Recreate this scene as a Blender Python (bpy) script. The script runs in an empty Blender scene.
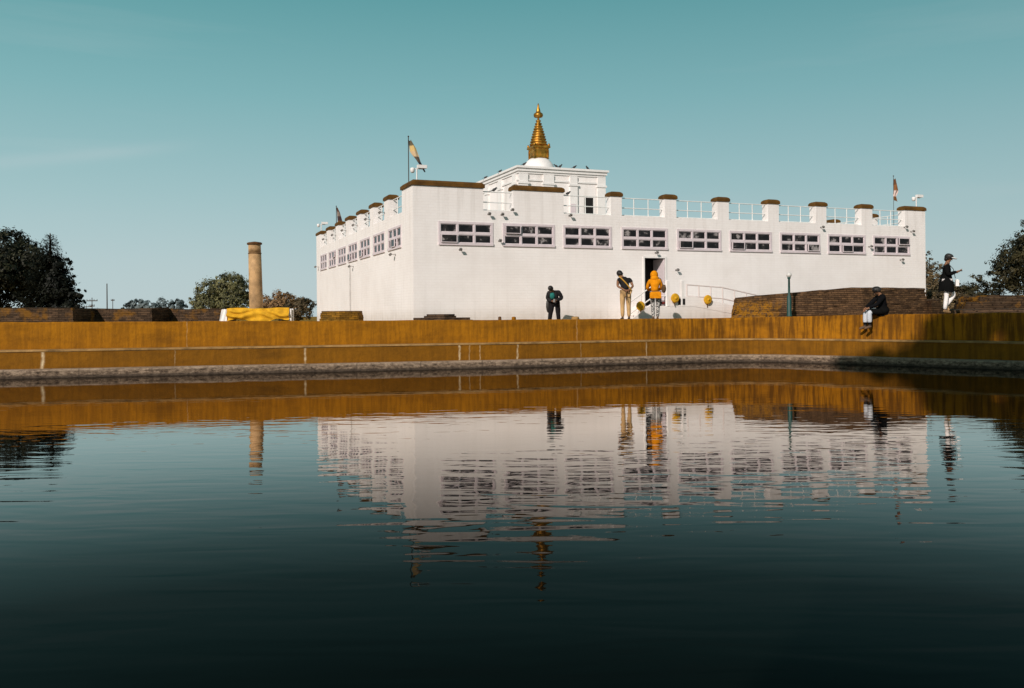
import bpy, bmesh, math, random
from mathutils import Vector, Matrix, noise as mn

random.seed(7)
R = math.radians
scene = bpy.context.scene
COL = scene.collection

# ------------------------------------------------------------------ objects
def link(o, parent=None):
    COL.objects.link(o)
    if parent is not None:
        o.parent = parent
    return o

def tag(o, label=None, cat=None, group=None, kind=None):
    if label: o['label'] = label
    if cat: o['category'] = cat
    if group: o['group'] = group
    if kind: o['kind'] = kind
    return o

def thing(name, label, cat, loc=(0, 0, 0), rz=0.0, group=None):
    o = bpy.data.objects.new(name, None)
    o.empty_display_size = 0.2
    o.location = loc
    o.rotation_euler = (0, 0, rz)
    link(o)
    return tag(o, label, cat, group)

def copy_tree(o, parent=None):
    c = o.copy()
    link(c)
    c.parent = parent
    for ch in list(o.children):
        copy_tree(ch, c)
    return c

class MB:
    """collects shapes and links them as one mesh object"""
    def __init__(self):
        self.v = []; self.f = []; self.mi = []; self.sm = []
    def add(self, vs, fs, mi=0, smooth=False):
        b = len(self.v)
        self.v += [tuple(p) for p in vs]
        for f in fs:
            self.f.append(tuple(b + i for i in f)); self.mi.append(mi); self.sm.append(smooth)
    def box(self, x0, x1, y0, y1, z0, z1, mi=0, M=None):
        vs = [Vector((x, y, z)) for z in (z0, z1) for y in (y0, y1) for x in (x0, x1)]
        if M is not None: vs = [M @ p for p in vs]
        self.add(vs, [(0, 2, 3, 1), (4, 5, 7, 6), (0, 1, 5, 4), (1, 3, 7, 5), (3, 2, 6, 7), (2, 0, 4, 6)], mi)
    def cbox(self, x0, x1, y0, y1, z0, z1, c=0.03, mi=0):
        """box with a chamfered top"""
        vs = [(x, y, z0) for y in (y0, y1) for x in (x0, x1)]
        vs += [(x, y, z1 - c) for y in (y0, y1) for x in (x0, x1)]
        vs += [(x, y, z1) for y in (y0 + c, y1 - c) for x in (x0 + c, x1 - c)]
        fs = [(0, 2, 3, 1), (8, 9, 11, 10)]
        for b in (0, 4):
            fs += [(b, b + 1, b + 5, b + 4), (b + 1, b + 3, b + 7, b + 5), (b + 3, b + 2, b + 6, b + 7), (b + 2, b, b + 4, b + 6)]
        self.add(vs, fs, mi)
    def tube(self, pts, r, n=8, mi=0, cap=True):
        pts = [Vector(p) for p in pts]
        rs = r if isinstance(r, (list, tuple)) else [r] * len(pts)
        vs = []; fs = []
        for i, p in enumerate(pts):
            d = (pts[min(i + 1, len(pts) - 1)] - pts[max(i - 1, 0)]).normalized()
            a = Vector((0, 0, 1)) if abs(d.z) < 0.9 else Vector((1, 0, 0))
            s = d.cross(a).normalized(); t = d.cross(s).normalized()
            for k in range(n):
                q = 2 * math.pi * k / n
                vs.append(p + (s * math.cos(q) + t * math.sin(q)) * rs[i])
        for i in range(len(pts) - 1):
            for k in range(n):
                k2 = (k + 1) % n
                fs.append((i * n + k, i * n + k2, (i + 1) * n + k2, (i + 1) * n + k))
        self.add(vs, fs, mi, True)
        if cap:
            self.add(vs[:n], [tuple(range(n))], mi); self.add(vs[-n:], [tuple(range(n))[::-1]], mi)
    def lathe(self, prof, n=24, c=(0, 0, 0), mi=0, smooth=True, sq=None):
        vs = []; fs = []
        for (r, z) in prof:
            for k in range(n):
                q = 2 * math.pi * (k + (0.5 if sq else 0)) / n
                vs.append((c[0] + r * math.cos(q), c[1] + r * math.sin(q), c[2] + z))
        for i in range(len(prof) - 1):
            for k in range(n):
                k2 = (k + 1) % n
                fs.append((i * n + k, i * n + k2, (i + 1) * n + k2, (i + 1) * n + k))
        fs.append(tuple(range(n))[::-1]); fs.append(tuple((len(prof) - 1) * n + k for k in range(n)))
        self.add(vs, fs, mi, smooth)
    def ball(self, c, rx, ry=None, rz=None, n=10, mi=0, M=None):
        ry = ry or rx; rz = rz or rx
        m = n // 2 + 1; vs = []; fs = []
        for i in range(m + 1):
            a = math.pi * i / m
            for k in range(n):
                q = 2 * math.pi * k / n
                p = Vector((rx * math.sin(a) * math.cos(q), ry * math.sin(a) * math.sin(q), rz * math.cos(a)))
                if M is not None: p = M @ p
                vs.append(p + Vector(c))
        for i in range(m):
            for k in range(n):
                k2 = (k + 1) % n
                fs.append((i * n + k, (i + 1) * n + k, (i + 1) * n + k2, i * n + k2))
        self.add(vs, fs, mi, True)
    def build(self, name, mats, parent=None):
        me = bpy.data.meshes.new(name)
        me.from_pydata(self.v, [], self.f)
        if not isinstance(mats, (list, tuple)): mats = [mats]
        for m in mats: me.materials.append(m)
        me.polygons.foreach_set('material_index', self.mi)
        me.polygons.foreach_set('use_smooth', self.sm)
        me.validate(); me.update()
        return link(bpy.data.objects.new(name, me), parent)

# ------------------------------------------------------------------ materials
class NT:
    def __init__(self, name):
        self.m = bpy.data.materials.new(name); self.m.use_nodes = True
        self.t = self.m.node_tree; self.n = self.t.nodes; self.l = self.t.links
        self.bsdf = self.n['Principled BSDF']; self.out = self.n['Material Output']
    def node(self, typ, **kw):
        o = self.n.new(typ)
        for k, v in kw.items(): setattr(o, k, v)
        return o
    def sock(self, s, v):
        if isinstance(v, bpy.types.NodeSocket): self.l.new(v, s)
        elif v is not None: s.default_value = v
    def coord(self, which='Object', scale=(1, 1, 1), loc=(0, 0, 0)):
        tc = self.node('ShaderNodeTexCoord'); mp = self.node('ShaderNodeMapping')
        mp.inputs['Scale'].default_value = scale; mp.inputs['Location'].default_value = loc
        self.l.new(tc.outputs[which], mp.inputs['Vector'])
        return mp.outputs['Vector']
    def noise(self, vec, scale=1, detail=4, rough=0.55, dist=0):
        o = self.node('ShaderNodeTexNoise')
        self.l.new(vec, o.inputs['Vector'])
        o.inputs['Scale'].default_value = scale; o.inputs['Detail'].default_value = detail
        o.inputs['Roughness'].default_value = rough; o.inputs['Distortion'].default_value = dist
        return o.outputs['Fac']
    def ramp(self, fac, stops):
        o = self.node('ShaderNodeValToRGB'); self.l.new(fac, o.inputs['Fac'])
        els = o.color_ramp.elements
        while len(els) < len(stops): els.new(0.5)
        for e, (p, c) in zip(els, stops):
            e.position = p
            e.color = (c, c, c, 1) if isinstance(c, (int, float)) else (*c, 1)
        return o.outputs['Color']
    def math(self, op, a, b=None, c=None, clamp=False):
        o = self.node('ShaderNodeMath', operation=op); o.use_clamp = clamp
        self.sock(o.inputs[0], a); self.sock(o.inputs[1], b)
        if c is not None: self.sock(o.inputs[2], c)
        return o.outputs[0]
    def mix(self, fac, a, b, mode='MIX'):
        o = self.node('ShaderNodeMixRGB', blend_type=mode)
        self.sock(o.inputs[0], fac)
        self.sock(o.inputs[1], a if isinstance(a, bpy.types.NodeSocket) else (*a, 1))
        self.sock(o.inputs[2], b if isinstance(b, bpy.types.NodeSocket) else (*b, 1))
        return o.outputs[0]
    def bump(self, h, dist=0.01, strength=1.0, normal=None):
        o = self.node('ShaderNodeBump'); o.inputs['Strength'].default_value = strength
        o.inputs['Distance'].default_value = dist; self.l.new(h, o.inputs['Height'])
        if normal is not None: self.l.new(normal, o.inputs['Normal'])
        return o.outputs['Normal']
    def sep(self, vec):
        o = self.node('ShaderNodeSeparateXYZ'); self.l.new(vec, o.inputs[0]); return o.outputs
    def fin(self, color=None, rough=0.8, normal=None, metal=0.0, spec=0.3):
        b = self.bsdf
        if color is not None:
            self.sock(b.inputs['Base Color'], color if isinstance(color, bpy.types.NodeSocket) else (*color, 1))
        self.sock(b.inputs['Roughness'], rough); b.inputs['Metallic'].default_value = metal
        b.inputs['Specular IOR Level'].default_value = spec
        if normal is not None: self.l.new(normal, b.inputs['Normal'])
        return self.m

def simple(name, c, rough=0.7, var=0.25, scale=6.0, metal=0.0, spec=0.3, bump=0.0):
    t = NT(name)
    v = t.coord()
    n = t.noise(v, scale, 5)
    lo = tuple(x * (1 - var) for x in c); hi = tuple(min(1, x * (1 + var)) for x in c)
    col = t.ramp(n, [(0.3, lo), (0.7, hi)])
    nb = t.bump(t.noise(v, scale * 4, 3), bump) if bump else None
    return t.fin(col, rough, nb, metal, spec)

def plaster_mat():
    t = NT('white_painted_brick')
    v = t.coord()
    s = t.sep(v)
    comb = t.node('ShaderNodeCombineXYZ')                   # horizontal run along either face
    t.l.new(t.math('ADD', s[0], s[1]), comb.inputs[0]); t.l.new(s[2], comb.inputs[1])
    br = t.node('ShaderNodeTexBrick')
    t.l.new(comb.outputs[0], br.inputs['Vector'])
    br.inputs['Scale'].default_value = 1.0; br.inputs['Brick Width'].default_value = 0.34
    br.inputs['Row Height'].default_value = 0.10; br.inputs['Mortar Size'].default_value = 0.012
    br.inputs['Mortar Smooth'].default_value = 0.6
    br.inputs['Color1'].default_value = (1, 1, 1, 1); br.inputs['Color2'].default_value = (0.95, 0.95, 0.95, 1)
    br.inputs['Mortar'].default_value = (0.0, 0.0, 0.0, 1)
    big = t.noise(v, 0.7, 6, 0.62)
    col = t.ramp(big, [(0.25, (0.78, 0.73, 0.705)), (0.55, (0.85, 0.805, 0.785)), (0.8, (0.88, 0.84, 0.825))])
    brc = t.ramp(br.outputs['Color'], [(0.0, (0.972, 0.965, 0.962)), (0.9, (0.975, 0.97, 0.965)), (1.0, (1, 1, 1))])
    col = t.mix(1.0, col, brc, 'MULTIPLY')
    sv = t.coord(scale=(2.3, 2.3, 0.16))
    streak = t.noise(sv, 1.6, 5, 0.6)
    smask = t.ramp(streak, [(0.50, 0.0), (0.75, 1.0)])
    top = t.ramp(t.math('DIVIDE', s[2], 5.0), [(0.0, 0.5), (0.06, 0.22), (0.3, 0.07), (0.55, 0.12), (0.78, 0.32), (1.0, 0.5)])
    col = t.mix(t.math('MULTIPLY', smask, top), col, (0.46, 0.41, 0.37))
    low = t.ramp(s[2], [(0.0, 0.6), (0.4, 0.0)])          # splash dirt close to the ground
    col = t.mix(t.math('MULTIPLY', low, t.noise(v, 2.0, 4)), col, (0.42, 0.36, 0.28))
    h = t.math('ADD', br.outputs['Color'], t.math('MULTIPLY', t.noise(v, 9, 4), 0.7))
    return t.fin(col, 0.85, t.bump(h, 0.003, 0.7), spec=0.2)

def ochre_mat(name, bright, dark, streak=1.0, lines=()):
    t = NT(name)
    v = t.coord()
    s = t.sep(v)
    a = t.noise(t.coord(scale=(3.8, 3.8, 0.30)), 2.2, 5, 0.62)           # vertical run-off streaks
    b = t.noise(t.coord(scale=(1, 1, 1.6)), 0.55, 5, 0.6)
    c = t.noise(v, 7, 6, 0.65)
    zone = t.ramp(t.math('ADD', t.math('MULTIPLY', s[0], 0.03), 0.5), [(0.10, 0.45), (0.42, 0.5), (0.58, 0.6), (0.70, 1.1), (0.9, 1.2)])
    sm = t.ramp(a, [(0.42, 0.0), (0.58, 1.0)])
    sm = t.math('MULTIPLY', t.math('MULTIPLY', sm, zone), 0.66 * streak)
    mid = tuple(bright[i] * 0.62 + dark[i] * 0.38 for i in range(3))
    col = t.ramp(b, [(0.3, mid), (0.68, bright)])
    col = t.mix(t.ramp(c, [(0.45, 0.0), (0.8, 0.35)]), col, dark)
    col = t.mix(sm, col, dark)
    grime = t.ramp(t.noise(t.coord(scale=(0.35, 0.35, 1.2)), 2.0, 4), [(0.5, 0.0), (0.75, 0.5)])
    col = t.mix(grime, col, tuple(x * 0.8 for x in dark))
    wob = t.math('MULTIPLY', t.math('SUBTRACT', t.noise(v, 5, 3), 0.5), 0.10)
    xx = t.math('ADD', s[0], wob)
    for (x0, w, k) in lines:                                            # pale salt lines running out of the joints
        d = t.math('ABSOLUTE', t.math('SUBTRACT', xx, x0))
        m = t.math('SUBTRACT', 1.0, t.math('DIVIDE', d, w), clamp=True)
        m = t.math('MULTIPLY', t.math('MULTIPLY', m, k), t.ramp(t.noise(v, 6, 3), [(0.3, 0.25), (0.6, 1.0)]))
        col = t.mix(m, col, (0.62, 0.50, 0.32))
    h = t.math('ADD', c, t.math('MULTIPLY', a, 0.6))
    return t.fin(col, 0.85, t.bump(h, 0.02, 0.9), spec=0.15)

def concrete_mat():
    t = NT('weathered_concrete')
    v = t.coord(); s = t.sep(v)
    n = t.noise(t.coord(scale=(1, 1, 2)), 7.0, 8, 0.75)
    col = t.ramp(n, [(0.38, (0.045, 0.030, 0.020)), (0.5, (0.17, 0.118, 0.080)), (0.62, (0.34, 0.25, 0.175))])
    lip = t.ramp(t.math('ADD', s[2], 1.8), [(0.36, 0.0), (0.42, 0.6), (0.45, 0.95)])             # pale lip along the top edge
    col = t.mix(t.math('MULTIPLY', lip, t.ramp(t.noise(v, 5, 5, .7), [(.35, .2), (.6, 1.0)])), col, (0.36, 0.265, 0.19))
    wet = t.ramp(t.math('ADD', s[2], 1.8), [(0.20, 1.0), (0.245, 0.9), (0.31, 0.0)])   # dark wet band above the water
    col = t.mix(t.math('MULTIPLY', wet, 0.85), col, (0.035, 0.025, 0.018))
    j = t.math('ABSOLUTE', t.math('SUBTRACT', t.math('FRACT', t.math('MULTIPLY', s[0], 0.52)), 0.5))
    col = t.mix(t.ramp(j, [(0.0, 0.6), (0.018, 0.0)]), col, (0.05, 0.035, 0.025))
    return t.fin(col, 0.8, t.bump(n, 0.03, 1.0), spec=0.2)

def brick_mat(name, c1, c2, blotch=None, msize=0.007, gold_x=None):
    t = NT(name)
    v = t.coord(); s = t.sep(v)
    comb = t.node('ShaderNodeCombineXYZ')
    wob = t.math('MULTIPLY', t.math('SUBTRACT', t.noise(v, 2.5, 3), 0.5), 0.06)
    t.l.new(t.math('ADD', s[0], t.math('MULTIPLY', s[1], 0.7)), comb.inputs[0]); t.l.new(t.math('ADD', s[2], wob), comb.inputs[1])
    br = t.node('ShaderNodeTexBrick'); t.l.new(comb.outputs[0], br.inputs['Vector'])
    br.inputs['Scale'].default_value = 1.0; br.inputs['Brick Width'].default_value = 0.26
    br.inputs['Row Height'].default_value = 0.072; br.inputs['Mortar Size'].default_value = msize
    br.inputs['Color1'].default_value = (*c1, 1); br.inputs['Color2'].default_value = (*c2, 1)
    br.inputs['Mortar'].default_value = (c1[0] * .25, c1[1] * .25, c1[2] * .25, 1)
    n = t.noise(v, 4, 6, 0.7)
    col = t.mix(0.75, br.outputs['Color'], t.ramp(n, [(0.3, 0.25), (0.7, 1.15)]), 'MULTIPLY')
    if blotch:
        col = t.mix(t.ramp(t.noise(v, 1.1, 5, 0.6), [(0.54, 0.0), (0.64, 0.8)]), col, blotch)  # noise-shaped blotches of a second colour over the bricks
    if gold_x:                                                  # gold tint by position on the low left end of the mound
        n2 = t.noise(v, 2.2, 6, 0.7)
        gx = t.math('SUBTRACT', gold_x, t.math('ADD', s[0], t.math('MULTIPLY', t.math('SUBTRACT', n2, .5), 1.2)))
        gk = t.math('MULTIPLY', gx, 3.0, clamp=True)
        gk = t.math('MULTIPLY', gk, t.ramp(t.noise(v, 8.5, 6, 0.8), [(0.43, 0.0), (0.55, 1.0)]))
        gk = t.math('MULTIPLY', gk, t.ramp(s[2], [(0.40, 1.0), (0.62, 0.1)]))
        col = t.mix(t.math('MULTIPLY', gk, .85), col, (0.33, 0.145, 0.010))
    hb = t.math('ADD', br.outputs['Fac'], t.math('MULTIPLY', n, -0.8))
    return t.fin(col, 0.9, t.bump(hb, -0.03, 1.0), spec=0.1)

def leaf_mat(name, dark, light):
    t = NT(name)
    at = t.node('ShaderNodeAttribute', attribute_name='tone')
    col = t.ramp(at.outputs['Fac'], [(0.0, dark), (1.0, light)])
    t.fin(col, 0.6, spec=0.25)
    tr = t.node('ShaderNodeBsdfTranslucent'); t.l.new(col, tr.inputs['Color'])
    mx = t.node('ShaderNodeMixShader'); mx.inputs[0].default_value = 0.2
    t.l.new(t.bsdf.outputs[0], mx.inputs[1]); t.l.new(tr.outputs[0], mx.inputs[2])
    t.l.new(mx.outputs[0], t.out.inputs['Surface'])
    return t.m

def water_mat():
    t = NT('pond_water')
    tc = t.node('ShaderNodeTexCoord'); s = t.sep(tc.outputs['Object'])
    # smooth swells that run across the view, finer ripple riding on them, calmer below the far bank
    def layer(sx, sy, scale, detail, rot, dist=0.0):
        mp = t.node('ShaderNodeMapping'); mp.inputs['Scale'].default_value = (sx, sy, 1)
        mp.inputs['Rotation'].default_value = (0, 0, R(rot))
        t.l.new(tc.outputs['Object'], mp.inputs['Vector'])
        return t.noise(mp.outputs['Vector'], scale, detail, 0.45, dist)
    a = layer(0.16, 1.0, 1.1, 1.0, 7, 0.4)
    b = layer(0.24, 1.0, 3.3, 1.2, 8, 0.6)
    c = layer(0.42, 1.0, 6.0, 1.5, 4, 0.3)
    yy = t.math('DIVIDE', s[1], 30.0)
    ka = t.ramp(yy, [(0.0, 0.35), (0.25, 0.40), (0.40, 0.22), (0.6, 0.10), (0.9, 0.05)])
    kb = t.ramp(yy, [(0.0, 0.40), (0.18, 0.62), (0.26, 0.82), (0.35, 0.50), (0.44, 0.16), (0.6, 0.06)])
    kc = t.ramp(yy, [(0.0, 0.05), (0.25, 0.13), (0.33, 0.22), (0.42, 0.18), (0.52, 0.07), (0.65, 0.05)])
    h = t.math('ADD', t.math('MULTIPLY', a, ka), t.math('ADD', t.math('MULTIPLY', b, kb), t.math('MULTIPLY', c, kc)))
    patch = t.ramp(layer(0.5, 0.9, 0.16, 2, 0), [(0.35, 0.7), (0.65, 1.15)])
    nb = t.bump(t.math('MULTIPLY', h, patch), WAVE)
    fr = t.node('ShaderNodeFresnel'); fr.inputs['IOR'].default_value = 1.33
    k = t.ramp(fr.outputs[0], [(0.08, 0.008), (0.115, 0.018), (0.15, 0.035), (0.19, 0.05), (0.24, 0.12), (0.30, 0.26), (0.40, 0.55), (0.46, 0.69), (0.54, 0.62), (0.64, 0.47), (0.8, 0.45), (1.0, 0.95)])
    gl = t.node('ShaderNodeBsdfGlossy'); gl.inputs['Roughness'].default_value = 0.015; t.l.new(nb, gl.inputs['Normal'])
    gl.inputs['Color'].default_value = (1.0, 0.945, 0.90, 1)
    df = t.node('ShaderNodeBsdfDiffuse'); df.inputs['Color'].default_value = (0.0016, 0.0026, 0.0022, 1)
    mx = t.node('ShaderNodeMixShader'); t.l.new(k, mx.inputs[0])
    t.l.new(df.outputs[0], mx.inputs[1]); t.l.new(gl.outputs[0], mx.inputs[2])
    t.l.new(mx.outputs[0], t.out.inputs['Surface'])
    return t.m
WAVE = 0.0135

M = {}
M['white'] = plaster_mat()
M['trim'] = simple('white_trim_paint', (0.78, 0.75, 0.73), 0.6, 0.07, 2.5)
M['cap'] = simple('ochre_brown_cap', (0.105, 0.047, 0.006), 0.85, 0.35, 3.0, bump=0.01)
M['frame'] = simple('pale_mauve_window_paint', (0.64, 0.56, 0.58), 0.6, 0.08, 4)
M['rail'] = simple('white_rail_paint', (0.74, 0.74, 0.72), 0.45, 0.08, 9)
M['gold'] = simple('gilded_metal', (0.44, 0.22, 0.035), 0.42, 0.6, 5, metal=0.8)
M['railp0'] = simple('pale_grey_pipe', (0.40, 0.38, 0.36), 0.6)
M['globe'] = simple('opal_globe', (0.62, 0.60, 0.57), 0.3)
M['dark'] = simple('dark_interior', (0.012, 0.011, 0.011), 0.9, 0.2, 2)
M['black'] = simple('black_metal', (0.03, 0.028, 0.026), 0.5, 0.25, 8)
M['grey'] = simple('grey_metal', (0.16, 0.15, 0.14), 0.5, 0.25, 9)
M['roof'] = simple('roof_screed', (0.42, 0.38, 0.34), 0.9, 0.15, 2)
M['stone'] = simple('polished_sandstone', (0.40, 0.245, 0.115), 0.7, 0.5, 2.2, bump=0.006)
M['rust'] = simple('rusty_iron', (0.10, 0.045, 0.015), 0.8, 0.35, 10)
M['yellow'] = simple('yellow_cloth', (0.60, 0.315, 0.012), 0.85, 0.25, 5, bump=.012)
M['green_post'] = simple('green_post_paint', (0.015, 0.058, 0.050), 0.45, 0.2, 6)
M['wood'] = simple('weathered_pole_wood', (0.06, 0.045, 0.035), 0.9, 0.2, 3)
M['bark'] = simple('tree_bark', (0.07, 0.05, 0.035), 0.95, 0.35, 5, bump=0.02)
M['pigeon'] = simple('pigeon_feathers', (0.05, 0.048, 0.05), 0.7, 0.3, 30)
M['brick_dark'] = brick_mat('old_dark_brick', (0.200, 0.112, 0.056), (0.085, 0.050, 0.029), None, 0.008, 9.85)
M['brick_gold'] = brick_mat('old_golden_brick', (0.36, 0.175, 0.02), (0.20, 0.10, 0.016), (0.09, 0.055, 0.012))
M['brick_patch'] = brick_mat('old_patchy_brick', (0.10, 0.06, 0.032), (0.05, 0.032, 0.02), (0.34, 0.15, 0.012))
M['brick_wall'] = brick_mat('old_wall_brick', (0.135, 0.083, 0.050), (0.055, 0.037, 0.025), (0.22, 0.10, 0.014))
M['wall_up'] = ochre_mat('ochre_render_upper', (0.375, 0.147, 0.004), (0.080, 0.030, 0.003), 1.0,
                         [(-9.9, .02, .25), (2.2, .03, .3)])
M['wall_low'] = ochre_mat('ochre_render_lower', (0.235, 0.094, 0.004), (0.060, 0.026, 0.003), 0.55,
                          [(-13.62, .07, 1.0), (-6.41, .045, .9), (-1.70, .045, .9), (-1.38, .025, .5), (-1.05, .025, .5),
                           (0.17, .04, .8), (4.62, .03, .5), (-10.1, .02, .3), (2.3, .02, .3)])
M['ledge'] = simple('pale_mortar_coping', (0.30, 0.175, 0.065), 0.9, 0.4, 3.0, bump=0.01)
M['concrete'] = concrete_mat()

def glass_mat():
    t = NT('dark_window_glass')
    v = t.coord()
    n = t.ramp(t.noise(v, 2.3, 3, 0.6), [(0.46, (0.010, 0.009, 0.010)), (0.57, (0.03, 0.026, 0.026)), (0.64, (0.30, 0.27, 0.265))])
    return t.fin(n, 0.15, t.bump(t.noise(v, 3, 2), 0.01), spec=0.18)
M['glass'] = glass_mat()

def ground_mat():
    t = NT('dry_golden_grass')
    v = t.coord()
    a = t.noise(v, 0.5, 7, 0.65); b = t.noise(v, 6, 5, 0.7)
    col = t.ramp(a, [(0.3, (0.20, 0.105, 0.015)), (0.5, (0.33, 0.17, 0.018)), (0.7, (0.24, 0.17, 0.04))])
    col = t.mix(t.ramp(b, [(0.4, 0.0), (0.7, 0.6)]), col, (0.10, 0.06, 0.015))
    return t.fin(col, 0.95, t.bump(b, 0.04), spec=0.1)
M['ground'] = ground_mat()

# ------------------------------------------------------------------ world, sun, camera
SUN_EL = 29.0
SUN_AZ = (-0.46, -0.888)                                    # horizontal direction to the sun
w = bpy.data.worlds.new('World'); scene.world = w; w.use_nodes = True
nt = w.node_tree; nd = nt.nodes; lk = nt.links
bg = nd['Background']; bg.inputs['Strength'].default_value = 0.1
sky = nd.new('ShaderNodeTexSky'); sky.sky_type = 'NISHITA'; sky.sun_disc = False
sky.sun_elevation = R(SUN_EL); sky.sun_rotation = math.atan2(SUN_AZ[0], SUN_AZ[1])
sky.air_density = 1.0; sky.dust_density = 2.0
tc = nd.new('ShaderNodeTexCoord'); sp = nd.new('ShaderNodeSeparateXYZ'); lk.new(tc.outputs['Generated'], sp.inputs[0])
cr = nd.new('ShaderNodeValToRGB'); lk.new(sp.outputs[2], cr.inputs['Fac'])
stops = [(0.0, (0.50, 0.605, 0.625)), (0.06, (0.435, 0.565, 0.588)), (0.13, (0.335, 0.512, 0.530)), (0.235, (0.200, 0.425, 0.442)),
         (0.335, (0.108, 0.330, 0.345)), (0.50, (0.045, 0.165, 0.180)), (1.0, (0.03, 0.10, 0.115))]
els = cr.color_ramp.elements
while len(els) < len(stops): els.new(0.5)
for e, (p, c) in zip(els, stops): e.position = p; e.color = (*c, 1)
# thin streaks of high haze
mp = nd.new('ShaderNodeMapping'); mp.inputs['Scale'].default_value = (1.6, 1.6, 16); mp.inputs['Rotation'].default_value = (0, R(4), 0)
lk.new(tc.outputs['Generated'], mp.inputs['Vector'])
nz = nd.new('ShaderNodeTexNoise'); nz.inputs['Scale'].default_value = 1.5; nz.inputs['Detail'].default_value = 6
lk.new(mp.outputs[0], nz.inputs['Vector'])
nr = nd.new('ShaderNodeValToRGB'); lk.new(nz.outputs['Fac'], nr.inputs['Fac'])
nr.color_ramp.elements[0].position = 0.56; nr.color_ramp.elements[0].color = (0, 0, 0, 1)
nr.color_ramp.elements[1].position = 0.80; nr.color_ramp.elements[1].color = (0.16, 0.16, 0.16, 1)
hz = nd.new('ShaderNodeMixRGB'); lk.new(nr.outputs[0], hz.inputs[0]); lk.new(cr.outputs[0], hz.inputs[1]); hz.inputs[2].default_value = (0.5, 0.58, 0.58, 1)
def wm_(op, a, b):
    o_ = nd.new('ShaderNodeMath'); o_.operation = op
    for i_, q_ in enumerate((a, b)):
        if isinstance(q_, bpy.types.NodeSocket): lk.new(q_, o_.inputs[i_])
        else: o_.inputs[i_].default_value = q_
    return o_.outputs[0]
# one thin contrail-like streak low on the left
dz_ = wm_('SUBTRACT', sp.outputs[2], wm_('ADD', wm_('MULTIPLY', sp.outputs[0], 0.18), 0.240))
ga_ = wm_('POWER', 2.718, wm_('MULTIPLY', wm_('MULTIPLY', dz_, dz_), -22000.0))
mk_ = nd.new('ShaderNodeMapRange'); mk_.interpolation_type = 'SMOOTHSTEP'; lk.new(sp.outputs[0], mk_.inputs[0])
for k_, v_ in zip(range(1, 5), (-0.42, -0.30, 1.0, 0.0)): mk_.inputs[k_].default_value = v_
sk_ = nd.new('ShaderNodeMixRGB'); lk.new(wm_('MULTIPLY', wm_('MULTIPLY', ga_, mk_.outputs[0]), wm_('MULTIPLY', nz.outputs['Fac'], 0.40)), sk_.inputs[0])
lk.new(hz.outputs[0], sk_.inputs[1]); sk_.inputs[2].default_value = (0.54, 0.60, 0.61, 1)
grd = nd.new('ShaderNodeMapRange'); lk.new(sp.outputs[0], grd.inputs[0])                  # paler towards the left of the view
for k_, v_ in zip(range(1, 5), (-0.6, 0.6, 11.0, 9.6)): grd.inputs[k_].default_value = v_
x10 = nd.new('ShaderNodeMixRGB'); x10.blend_type = 'MULTIPLY'; x10.inputs[0].default_value = 1
lk.new(sk_.outputs[0], x10.inputs[1]); lk.new(grd.outputs[0], x10.inputs[2])
mx = nd.new('ShaderNodeMixRGB'); mx.inputs[0].default_value = 0.90
lk.new(sky.outputs[0], mx.inputs[1]); lk.new(x10.outputs[0], mx.inputs[2]); lk.new(mx.outputs[0], bg.inputs['Color'])

sl = bpy.data.lights.new('sun', 'SUN'); sl.energy = 4.1; sl.angle = R(0.5); sl.color = (1.0, 0.895, 0.825)
so = link(bpy.data.objects.new('sun', sl))
sdir = Vector((SUN_AZ[0] * math.cos(R(SUN_EL)), SUN_AZ[1] * math.cos(R(SUN_EL)), math.sin(R(SUN_EL)))).normalized()
so.rotation_euler = sdir.to_track_quat('Z', 'Y').to_euler(); so.location = (-20, -40, 40)

cd = bpy.data.cameras.new('camera'); cam = link(bpy.data.objects.new('camera', cd))
cd.sensor_width = 36; cd.lens = 887 / 1024 * 36; cd.shift_y = -29 / 1024
cd.clip_start = 0.1; cd.clip_end = 8000
CZ = 0.10
cam.location = (0, 0, CZ)
cam.rotation_euler = (Matrix.Rotation(R(90), 4, 'X') @ Matrix.Rotation(-0.008, 4, 'Z')).to_euler()
scene.camera = cam
scene.view_settings.view_transform = 'Standard'; scene.view_settings.look = 'None'; scene.view_settings.exposure = 0

# ------------------------------------------------------------------ pond, banks, ground
WZ = -1.594                                                 # water level; the top of the bank is about z = 0
bank = [(-44.1, 18.38, -0.005), (-29.4, 21.63, -0.005), (-21.0, 23.52, -0.005), (-14.54, 25.09, 0.005), (-7.35, 26.78, -0.026), (0.0, 28.56, -0.052), (4.2, 29.98, -0.068), (7.56, 31.13, -0.068), (8.61, 31.19, -0.058), (9.66, 30.29, -0.015), (11.45, 28.67, 0.026), (14.54, 25.52, 0.053), (19.95, 19.95, 0.058), (26.25, 13.12, 0.058), (28.35, 3.15, -0.005),
        (24, 1.2, 0), (0, 1.0, 0), (-40, 1.0, 0), (-46, 8, 0)]
n_far = 14                                                  # vertices that belong to the far and right banks
def dense(pts, step=0.6):
    out = []
    for i in range(len(pts) - 1):
        a, b = Vector(pts[i]), Vector(pts[i + 1]); m = max(1, int((b - a).length / step))
        for k in range(m): out.append(a.lerp(b, k / m))
    out.append(Vector(pts[-1])); return out
poly = dense(bank + [bank[0]], 0.6)[:-1]
NP = len(poly)
def smooth(ps, it=3):
    for _ in range(it):
        ps = [(ps[i - 1] + ps[i] * 2 + ps[(i + 1) % len(ps)]) / 4 for i in range(len(ps))]
    return ps
poly = smooth(poly, 3)
nrm = []
for i in range(NP):
    d = (poly[(i + 1) % NP] - poly[i - 1]); d.z = 0; d.normalize()
    nrm.append(Vector((-d.y, d.x, 0)))                       # outward for a clockwise outline
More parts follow.
